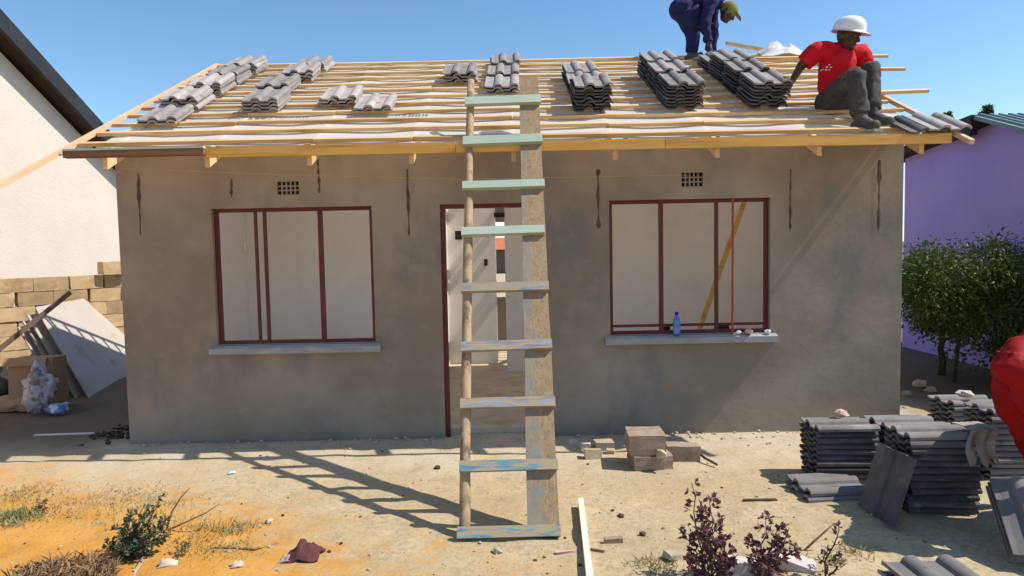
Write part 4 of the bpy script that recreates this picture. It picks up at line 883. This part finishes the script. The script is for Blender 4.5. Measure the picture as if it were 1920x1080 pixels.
b = G(1322, 1092); leafy('purple_leaf_plant', b, [P(px, py, b.y + dy) for px, py, dy in ((1297, 905, .0), (1312, 950, .06), (1330, 935, -.03), (1355, 965, .03), (1290, 1000, .05), (1370, 1000, -.05), (1345, 1010, .1), (1385, 1040, 0), (1285, 1050, -.08), (1320, 990, -.08))], LEAFP, BARK, 'tall purple leaved plant with a bare flowering tip', 'plant', 24, .036, .022, .09)
b = G(1436, 1094); leafy('purple_leaf_plant', b, [P(px, py, b.y + dy) for px, py, dy in ((1435, 970, .0), (1460, 988, .06), (1410, 1010, -.03), (1480, 990, .03), (1495, 1020, .05), (1425, 1040, -.05), (1452, 1030, .1))], LEAFP, BARK, 'shorter purple leaved plant right of the tall one', 'plant', 24, .035, .021, .09)
b = G(1560, 1090); leafy('purple_leaf_plant', b, [P(px, py, b.y + dy) for px, py, dy in ((1572, 975, .0), (1545, 1030, .06), (1580, 1040, -.03))], LEAFP, BARK, 'sparse purple plant with few leaves near the tiles', 'plant', 8, .03, .016, .04)
b = G(252, 1046); leafy('green_shrub', b, [P(px, py, b.y + dy) for px, py, dy in ((298, 930, .0), (270, 950, .06), (240, 965, -.03), (215, 990, .03), (310, 970, .05), (200, 1020, -.05), (262, 985, .1), (235, 1000, .12), (285, 1000, -.12), (225, 1025, -.1), (312, 1005, 0))], LEAFG, BARK, 'low grey green shrub with reddish tips in orange sand', 'shrub', 34, .032, .017, .075)
b = G(105, 1105)
t = thing('dry_tuft', (b.x, b.y, gz(b.x, b.y)), 'dead brown twiggy clump at the lower left edge', 'plant'); s = MB()
for i in range(1500):
    a = rnd(0, 6.28); r = math.sqrt(random.random()) * .27; p = Vector((b.x + r * math.cos(a), b.y + r * math.sin(a), 0)); p.z = gz(p.x, p.y) + rnd(0, .10) * (1 - r / .3)
    d = Vector((rnd(-1, 1), rnd(-1, 1), rnd(.1, .9))).normalized(); s.leaf(p, d, rdir(), rnd(.03, .09), rnd(.004, .009))
o = s.build('twig_mass', DRYT, t); o['kind'] = 'stuff'
# bare dry branches lying and standing beside the green shrub
def branch(pts, r, label, m=DRYT):
    s = MB(); s.tube(pts, [r * (1 - .12 * i) for i in range(len(pts))], 5); o = s.build('dry_branch', m); return tag(o, label, 'branch')
o0 = G(310, 1000)
branch([o0, P(322, 960, o0.y), P(340, 932, o0.y), P(356, 915, o0.y)], .006, 'thin bare twig rising right of the green shrub')
branch([o0 + Vector((.02, 0, .02)), P(350, 978, o0.y), P(385, 962, o0.y), P(412, 944, o0.y)], .006, 'long bare twig slanting right from the green shrub')
branch([G(395, 1035) + Vector((0, 0, .02)), G(440, 1033) + Vector((0, 0, .02)), G(480, 1034) + Vector((0, 0, .015)), G(520, 1022) + Vector((0, 0, .012))], .009, 'dry stick lying on orange sand right of the green shrub')
branch([G(268, 1052) + Vector((0, 0, .01)), G(255, 1075) + Vector((0, 0, .012)), G(246, 1100) + Vector((0, 0, .01))], .016, 'thick pale root at the foot of the green shrub', GRYW)
o1 = G(1500, 1040); branch([o1, P(1530, 1012, o1.y), P(1548, 996, o1.y), P(1566, 980, o1.y)], .007, 'bare stick slanting up behind the purple plants')
# sparse grass on the sand
gr = MB()
def tuft(px, py, n, r, h):
    c = G(px, py)
    for i in range(n):
        x, y = c.x + random.gauss(0, r), c.y + random.gauss(0, r * .8); hh = h * rnd(.5, 1.2)
        gr.leaf((x, y, gz(x, y) - .003), Vector((rnd(-.8, .8), rnd(-.8, .8), rnd(.5, 1))), rdir(), hh, hh * .12 + .002)
for i in range(60): tuft(rnd(-40, 330), rnd(925, 985) + rnd(-14, 12), 26, .11, .034)
for i in range(20): tuft(rnd(320, 480), rnd(990, 1045), 26, .08, .034)
for i in range(8): tuft(rnd(-10, 40), rnd(965, 995), 60, .05, .06)
for (px, py) in ((440, 1000), (470, 990), (1240, 1070), (1215, 1062), (1560, 1060), (1600, 1040)): tuft(px, py, 60, .05, .045)
tag(gr.build('grass', GRASS, origin=Vector()), 'sparse green and straw grass growing on the sand', kind='stuff')
for (px, py, lab) in ((85, 968, 'small brown weed standing left of the green shrub'), (345, 1048, 'small dark weed right of the green shrub base')):
    b = G(px, py); leafy('weed', b, [b + Vector((rnd(-.06, .06), rnd(-.04, .04), rnd(.06, .11))) for _ in range(5)], DRYT, DRYT, lab, 'weed', 10, .02, .012, .03, .003)

# ---------------------------------------------------------------- stones, crumbs, litter
cr = MB()
def lump(mb, c, r, sq=.65, mi=0):
    rot = rotz(rnd(0, 6.28)); vs = []
    n, m_ = 7, 4
    b = MB(); b.ell((0, 0, 0), 1, 1, 1, None, n, m_ + 1); j = [rnd(.75, 1.2) for _ in b.v]
    mb.add([Vector(c) + rot @ Vector((v.x * r * k, v.y * r * k * .8, v.z * r * sq * k)) for v, k in zip(b.v, j)], b.f, mi, False)
for i in range(520):
    px = rnd(-50, 1970); py = 835 + 245 * random.random() ** .9; p = G(px, py)
    if p.y > 5.95: continue
    r = .004 + .010 * random.random() ** 3
    lump(cr, (p.x, p.y, gz(p.x, p.y) + r * .3), r, .6, random.choice((0, 0, 1, 2)))
for i in range(420):                                            # mortar droppings along the wall foot
    x = rnd(-3.4, 3.3); y = 5.98 - abs(random.gauss(0, .16)); r = .005 + .02 * random.random() ** 3; lump(cr, (x, y, gz(x, y) + r * .25), r, .55, random.choice((0, 2, 2)))
tag(cr.build('gravel', [STONE, BARK, MORTAR], origin=Vector()), 'small stones and mortar crumbs scattered over the yard', kind='stuff')
def stone(px, py, r, label, m=STONE, sq=.6, name='stone', cat='stone'):
    p = G(px, py); s = MB(); lump(s, (p.x, p.y, gz(p.x, p.y) + r * sq * .6), r, sq); return tag(s.build(name, m), label, cat)
stone(932, 1037, .035, 'small pale stone lying just below the ladder foot')
stone(1165, 968, .022, 'little dark stone on sand right of the ladder', BARK)
stone(820, 878, .03, 'dark clod left of the ladder pole near the wall', BARK)
stone(1205, 1000, .025, 'dark brown clod right of the white lath', BARK)
stone(505, 983, .03, 'grey clod on sand above the maroon cloth')
stone(1725, 725, .09, 'rounded rock by the corner under the shrub', STONE)
stone(1700, 742, .06, 'smaller rock at the right house corner', STONE)
stone(1745, 735, .07, 'brown rock in the shade beneath the shrub', BLOCK)
def scrap(px, py, w, m, label, seed):
    c = G(px, py); c.z = gz(c.x, c.y); b = MB(); sheet(b, c, (w, .02, 0), (-.02, w * .7, 0), 9, w * .5, seed, 0, 6); return tag(b.build('paper_scrap', m), label, 'litter')
def sheet(mb, c, ax, ay, n, h, seed, mi=0, fold=3.0):
    vs = []; c = Vector(c)
    for j in range(n + 1):
        for i in range(n + 1):
            u, v = i / n - .5, j / n - .5; q = 1 + .35 * noise.noise(Vector((u * 3, v * 3, seed)))
            p = c + Vector(ax) * u * q + Vector(ay) * v * q; p.z += h * (.5 + .5 * noise.noise(Vector((u * fold, v * fold, seed + 5)))) * max(0, 1 - 3.2 * (u * u + v * v)) + .006; vs.append(p)
    fs = [(j * (n + 1) + i, j * (n + 1) + i + 1, (j + 1) * (n + 1) + i + 1, (j + 1) * (n + 1) + i) for j in range(n) for i in range(n)]
    k = len(vs); mb.add(vs + [p - Vector((0, 0, .004)) for p in vs], fs + [tuple(a + k for a in f[::-1]) for f in fs], mi, True)
def chip(px, py, L, W, T, yaw, m, name, label, cat, up=0):
    p = G(px, py); z = gz(p.x, p.y); b = MB(); b.obox((p.x, p.y, z + T / 2 + up), L, W, T, rotz(yaw), 0, .004); return tag(b.build(name, m), label, cat)
chip(1150, 1018, .11, .035, .03, .05, BLOCKR, 'brick_chip', 'broken red brick chip lying right of the white lath', 'brick')
chip(1060, 1040, .11, .02, .012, .1, PINKC, 'wood_scrap', 'pinkish wood sliver just left of the white lath', 'wood scrap')
chip(1120, 1037, .08, .018, .012, -.5, DARKB, 'wood_scrap', 'dark wood sliver right of the white lath', 'wood scrap')
chip(120, 813, .55, .03, .012, .06, WHITEP, 'white_strip', 'white strip lying in the shade left of the house', 'strip')
chip(1425, 940, .22, .03, .012, .0, BARK, 'wood_scrap', 'flat dark stick on sand above the purple plants', 'wood scrap')
scrap(435, 886, .055, GREENP, 'pale turquoise scrap on the sand near the eave shadow', 2.1)
scrap(445, 1070, .07, STONE, 'crumpled pale scrap at the bottom left of the yard', 6.1)
scrap(315, 1068, .09, STONE, 'pale paper scrap in orange sand below the shrub', 9.4)
# white lath on edge, pointing at the viewer
a = G(1089, 949); b = G(1104, 1120)
lb = MB(); lb.beam((a.x, a.y, gz(a.x, a.y) + .034), (b.x + .012, b.y, gz(b.x, b.y) + .034), .034, .055); tag(lb.build('lath', WHITEP), 'white painted lath lying on edge near the ladder foot', 'lath')
# maroon cloth with a pale scrap
c = G(570, 1046); s = MB(); n = 14
c.z = gz(c.x, c.y); sheet(s, c, (.19, .03, 0), (0, .16, 0), 16, .13, 3.3, 0, 6); tag(s.build('crumpled_cloth', MAROON), 'crumpled maroon cloth lying on the orange sand', 'cloth')
c = G(546, 1052); c.z = gz(c.x, c.y); s = MB(); sheet(s, c, (.10, .02, 0), (0, .09, 0), 10, .04, 1.3, 0, 6); tag(s.build('paper_scrap', RAG), 'pale scrap tucked at the left of the maroon cloth', 'litter')
# two blocks before the wall, one on the other; a third behind
c = G(1182, 880); c2 = G(1258, 880); wx = (c2 - c).length
B0 = Vector(((c.x + c2.x) / 2 + .01, c.y + .15, 0)); z0 = gz(B0.x, B0.y)
def block(c, sx, sy, sz, yaw, m, label, group=None, jit=.006, name='concrete_block'):
    b = MB(); nx_, ny_, nz_ = 4, 3, 3                             # chipped, uneven faces
    rot = rotz(yaw); idx = {}; 
    def vid(i, j, k):
        if (i, j, k) not in idx:
            p = Vector(((i / nx_ - .5) * sx, (j / ny_ - .5) * sy, (k / nz_ - .5) * sz)); e = sum((i in (0, nx_), j in (0, ny_), k in (0, nz_)))
            p *= 1 - (.03 if e == 3 else .012 if e == 2 else 0) * rnd(.3, 1.6); p += Vector((rnd(-jit, jit), rnd(-jit, jit), rnd(-jit, jit))) * .6
            idx[(i, j, k)] = len(b.v); b.v.append(Vector(c) + rot @ p)
        return idx[(i, j, k)]
    for i in range(nx_):
        for j in range(ny_):
            b.f.append((vid(i, j, 0), vid(i, j + 1, 0), vid(i + 1, j + 1, 0), vid(i + 1, j, 0))); b.f.append((vid(i, j, nz_), vid(i + 1, j, nz_), vid(i + 1, j + 1, nz_), vid(i, j + 1, nz_)))
        for k in range(nz_):
            b.f.append((vid(i, 0, k), vid(i + 1, 0, k), vid(i + 1, 0, k + 1), vid(i, 0, k + 1))); b.f.append((vid(i, ny_, k), vid(i, ny_, k + 1), vid(i + 1, ny_, k + 1), vid(i + 1, ny_, k)))
    for j in range(ny_):
        for k in range(nz_):
            b.f.append((vid(0, j, k), vid(0, j, k + 1), vid(0, j + 1, k + 1), vid(0, j + 1, k))); b.f.append((vid(nx_, j, k), vid(nx_, j + 1, k), vid(nx_, j + 1, k + 1), vid(nx_, j, k + 1)))
    b.m = [0] * len(b.f); b.smooth = [False] * len(b.f)
    return tag(b.build(name, m), label, 'block', group)
block(B0 + Vector((.015, 0, z0 + .05)), .30, .28, .11, .04, BLOCKR, 'lower reddish block under the upper one before the wall')
block(B0 + Vector((-.02, .01, z0 + .185)), .28, .28, .155, -.04, BLOCKR, 'upper reddish block of the pair before the wall')
q_ = P(1240, 852, B0.y - .155); s = MB(); lump(s, q_, .05, .75); tag(s.build('mortar_lump', MORTAR), 'yellowish mortar lump stuck to the front of the block pair', 'mortar lump')
c = G(1283, 862); block((c.x, c.y + .05, .055 + gz(c.x, c.y)), .26, .14, .13, -.12, BLOCKR, 'single dark block behind the block pair by the wall')
branch([G(1308, 858) + Vector((0, 0, .05)), G(1322, 866) + Vector((0, 0, .03)), G(1345, 875) + Vector((0, 0, .015))], .012, 'dark bent stick on the ground right of the single block', BARK)
# rubble heap left of the blocks
for i, (px, py, sz, m, lab) in enumerate(((1112, 855, .10, MORTAR, 'broken yellow brick on the rubble left of the blocks'), (1132, 838, .11, STONE, 'flat pale slab piece topping the rubble left of blocks'), (1098, 838, .06, PALEST, 'small pale chunk at the left of the rubble'), (1145, 848, .05, MORTAR, 'small yellow chunk right in the rubble by the blocks'), (1075, 832, .045, PALEST, 'tiny pale chunk between ladder and rubble'))):
    p = G(px, py); b = MB(); b.obox((p.x, p.y, gz(p.x, p.y) + sz * .35), sz * 1.35, sz, sz * .7, rotz(rnd(-.5, .5)) @ Matrix.Rotation(rnd(-.15, .15), 3, 'X'), 0, sz * .07); tag(b.build('rubble_piece', m), lab, 'rubble')
for (px, py, r, lab, m) in ((1395, 1078, .09, 'pale broken slab between the two purple plants', PALEST), (1480, 1068, .11, 'pinkish slab at the foot of the shorter purple plant', PALEST), (1262, 1052, .05, 'mottled stone left of the tall purple plant', STONE)):
    p = G(px, py); b = MB(); b.obox((p.x, p.y, gz(p.x, p.y) + r * .25), r * 2, r * 1.3, r * .6, rotz(rnd(-.6, .6)) @ Matrix.Rotation(.25, 3, 'Y'), 0, r * .12); tag(b.build('stone_slab', m), lab, 'stone')

# ---------------------------------------------------------------- things at the windows and on the roof
def rod(a, b, r, name, label, cat, m): s = MB(); s.tube([a, (a + b) / 2, b], r, 8); return tag(s.build(name, m), label, cat)
rod(P(1374, 371, 5.97), P(1373, 627, 5.96), .010, 'red_rod', 'bright red rod with pale tip standing on the right sill', 'rod', REDB)
bt = P(1267, 622, 6.02); bt.z = RW[2] + .004
bo = thing('water_bottle', (bt.x, 5.985, bt.z), 'blue plastic water bottle standing on the right window sill', 'bottle')
MB().lathe((bt.x, 5.985, bt.z), [(.030, 0), (.033, .01), (.033, .05), (.030, .06), (.033, .07), (.033, .12), (.026, .145), (.013, .165), (.013, .172)], 14).build('bottle_body', BOTTLE, bo)
MB().lathe((bt.x, 5.985, bt.z), [(.017, .1725), (.017, .195), (.012, .2)], 12).build('bottle_cap', BCAP, bo)
def slump(px, py, r, m, name, label, cat, Y=5.97, z=None):
    p = P(px, py, Y); s = MB(); lump(s, (p.x, Y, (RW[2] + r * .42) if z is None else z), r, .6); return tag(s.build(name, m), label, cat)
slump(1404, 622, .045, PINKC, 'mortar_lump', 'pinkish mortar lump on the right end of the sill', 'mortar lump')
slump(1440, 630, .032, SHEETW, 'mortar_lump', 'white mortar dab at the far right sill end', 'mortar lump')
slump(1385, 632, .028, SHEETW, 'mortar_lump', 'white mortar dab left of the pink lump', 'mortar lump')
for (px, w, lab) in ((1355, .10, 'dark tool handle behind the right window rail beside the rod'), (1250, .06, 'dark tool lying behind the right window left of bottle')):
    p = P(px, 612, 6.12); s = MB(); s.obox((p.x, 6.115, RW[2] + .035), w, .03, .05, rotz(.1), 0, .006); s.obox((p.x - w * .7, 6.115, RW[2] + .015), w * .7, .025, .02, None, 0, .003); tag(s.build('hand_tool', DARKIN), lab, 'tool')
a = P(1288, 606, 7.3); b = P(1424, 386, 7.3); s = MB(); s.beam(Vector((a.x - .20, 7.05, .053)), Vector((b.x, 7.75, b.z + .1)), .05, .036, (0, 1, 0)); tag(s.build('brace_plank', PINEF), 'yellow pine plank leaning inside the right room', 'plank')
cd = MB(); n = 14; a = P(216, 315, 5.96); b = P(875, 336, 5.96); e = P(1290, 328, 5.96)
cd.tube([a.lerp(b, i / n) + Vector((0, 0, -.01 * math.sin(math.pi * i / n))) for i in range(n + 1)] + [b.lerp(e, (i + 1) / n) for i in range(n)], .0015, 5); tag(cd.build('string_line', STRING), 'thin yellow builders line stretched across the front wall', 'string')
# crumpled white plastic and a loose lath at the right end of the ridge
pt = P(1462, 99, 8.34); s = MB(); sheet(s, Vector((pt.x, 8.29, on_roof(0, SL).z - .03)), (.50, 0, 0), (0, .3, .10), 14, .24, 2.2, 0, 5); tag(s.build('plastic_sheet', SHEETW), 'crumpled white plastic lying over the right ridge end', 'plastic sheet')
a = P(1360, 81, 8.8); b = P(1456, 98, 8.7); s = MB(); s.beam(a, b + (b - a) * .25, .05, .036, (0, 0, 1)); tag(s.build('loose_lath', PINEY), 'loose lath jutting up behind the ridge beside the plastic', 'lath')

# ---------------------------------------------------------------- left side yard
A0 = P(-70, 600, 9.0); A0.z = 0; A1 = P(300, 560, 10.9); A1.z = 0; d = (A1 - A0); LB = d.length; d.normalize(); yaw = math.atan2(d.y, d.x)
courses = {}
BL, BH = .45, .20
for row in range(7):
    t = -.1 + (BL * .5 if row % 2 else 0); col = 0
    while t < LB:
        skip = row == 7 and (t < .58 * LB) or row == 6 and .42 * LB < t + BL / 2 < .50 * LB
        if not skip:
            p = A0 + d * (t + BL / 2) + Vector((rnd(-.02, .02), rnd(-.02, .02), 0)); wl_ = ['first', 'second', 'third', 'fourth', 'fifth', 'sixth', 'seventh', 'eighth', 'ninth', 'tenth'][col]
            block(p + Vector((0, 0, BH * row + BH / 2 + .0)), BL - .012, .19, BH - .005, yaw + rnd(-.03, .03), BLOCK, '%s sand block from left in %s course of the dry stacked wall' % (wl_, ['bottom', 'second', 'third', 'fourth', 'fifth', 'sixth', 'seventh', 'top'][row]), 'sand coloured blocks dry stacked at left')
            col += 1
        t += BL
p = P(212, 508, 10.3); block((p.x, 10.3, BH * 7 + BH / 2), .36, .19, BH - .01, yaw + .1, BLOCK, 'lone sand block sitting on top of the dry stacked wall', 'sand coloured blocks dry stacked at left')
# leaning ceiling boards
def lean_board(b0, b1, t0, t1, th, m, label):
    nrm = (b1 - b0).cross(t0 - b0).normalized(); s = MB()
    s.hexa([b0, b1, b1 - nrm * th, b0 - nrm * th, t0, t1, t1 - nrm * th, t0 - nrm * th])
    o = s.build('ceiling_board', [m, BOARDE]); me = o.data
    for pl in me.polygons: pl.material_index = 0 if abs(pl.normal.dot(nrm)) > .9 else 1
    return tag(o, label, 'board', 'grey boards leaning at left')
b0 = G(166, 746); b1 = b0 + (G(242, 703) - b0).normalized() * 2.6; up = P(66, 576, 8.45) - b0; t0 = b0 + up; t1 = b1 + up
sn = (b1 - b0).cross(up).normalized()
if sn.x < 0: sn = -sn
for k, lab in enumerate(('large grey board leaning in front of the other sheets', 'second grey board leaning close behind the front sheet', 'third grey board leaning behind the second sheet', 'rearmost grey board leaning against the block wall')):
    o_ = -sn * (.0 if k == 0 else .05 + .06 * k) + Vector((0, -.03 * k, 0)); sc_ = 1 - .03 * k
    lean_board(b0 + o_, b1 + o_, b0 + o_ + up * sc_, t1 - b1 + b1 + o_ - up * .03 * k, .012, BOARD, lab)
a = P(-10, 662, 7.3); b = P(132, 548, 7.9); s = MB(); s.beam(a, b, .03, .05, (0, 0, 1)); tag(s.build('plank', BOARDE), 'weathered plank slanting up over the cardboard at left', 'plank')
# box, bags
c = G(62, 768); bx = thing('cardboard_box', (c.x, c.y, 0), 'brown cardboard box standing in shade below the slanting plank', 'box')
s = MB(); s.obox((c.x, c.y + .12, .29), .46, .30, .56, rotz(.1), 0, .01); s.build('box_body', CARD, bx)
s = MB(); s.obox((c.x - .02, c.y - .055, .545), .44, .012, .10, rotz(.1) @ Matrix.Rotation(-.5, 3, 'X'), 0, .006); s.build('box_flap', CARD, bx)
s = MB(); s.obox((c.x + .10, c.y - .043, .34), .09, .004, .07, rotz(.1)); s.build('red_print', REDB, bx)
def bag(c, rx, ry, rz, m, name, label, cat, seed):
    s = MB(); s.ell(c, rx, ry, rz, None, 34, 24)
    for i, v in enumerate(s.v): k = 1 + .45 * noise.noise((v - Vector(c)) * 6 + Vector((seed, 0, 0))) + .5 * abs(noise.noise((v - Vector(c)) * 15 + Vector((seed, 2, 0)))) - .12; s.v[i] = Vector(c) + (v - Vector(c)) * k; s.v[i].z = max(s.v[i].z, .005)
    return tag(s.build(name, m), label, cat)
c = G(90, 770); bag(c + Vector((-.01, -.10, .25)), .17, .11, .25, PLASTIC, 'plastic_bag', 'pale crumpled plastic bag heaped against the cardboard box', 'bag', 1)
bag(G(108, 775) + Vector((0, 0, .06)), .12, .09, .07, PLASTICB, 'plastic_bag', 'blue and white plastic wrapper at the foot of the box', 'bag', 8)
bag(G(40, 768) + Vector((0, -.02, .06)), .28, .14, .10, CARD, 'paper_sack', 'flattened brown paper sack lying before the cardboard box', 'sack', 11)
bag(G(8, 745) + Vector((0, 0, .14)), .16, .14, .2, DARKIN, 'rubbish_sack', 'black rubbish sack at the left edge in shade', 'sack', 14)
bag(G(140, 735) + Vector((-.05, .1, .12)), .17, .14, .15, BOARDE, 'paper_sack', 'dark brown sack slumped under the leaning boards', 'sack', 17)
s = MB()
c = G(222, 812)
for i in range(90):
    p = Vector((c.x + random.gauss(0, .10), c.y + random.gauss(0, .16), 0)); p.z = gz(p.x, p.y) + rnd(0, .03); lump(s, p, rnd(.008, .03), .6)
tag(s.build('debris', BARK), 'dark leaf and twig debris at the left house corner', kind='stuff')
# rag over the tall stack
c = P(1832, 795, 4.10); s = MB(); n = 16; vs = []
for j in range(n + 1):
    for i in range(n + 1):
        u, v = i / n, j / n; x = c.x - .085 + .17 * u + .02 * math.sin(7 * v); split = .02 * math.cos(u * math.pi * 2)
        if v < .35: y = 4.22 - .15 * (v / .35); z = .545 + .012 * noise.noise(Vector((u * 5, v * 5, 1)))
        else: y = 4.055 - .022 * math.sin(u * 14) * (v - .2) - .012; z = .545 - (v - .35) / .65 * (.20 + .03 * math.cos(u * 12))
        vs.append(Vector((x, y, z)))
fs = [(j * (n + 1) + i, j * (n + 1) + i + 1, (j + 1) * (n + 1) + i + 1, (j + 1) * (n + 1) + i) for j in range(n) for i in range(n)]; k = len(vs)
s.add(vs + [p + Vector((0, .006, -.004)) for p in vs], fs + [tuple(a + k for a in f[::-1]) for f in fs], 0, True); tag(s.build('rag', RAG), 'grubby pale rag draped over the tall ground stack', 'rag')
p = P(1588, 793, 4.85); s = MB(); lump(s, (p.x, 4.93, .43), .05, .6); tag(s.build('brick_lump', PINKC), 'broken reddish lump on top of the left ground stack', 'rubble')
p = P(1818, 735, 5.55); s = MB(); lump(s, (p.x, 5.6, .40), .075, .4); tag(s.build('pale_rag', PALEST), 'pale greenish cloth lying on the far ground stack', 'rag')
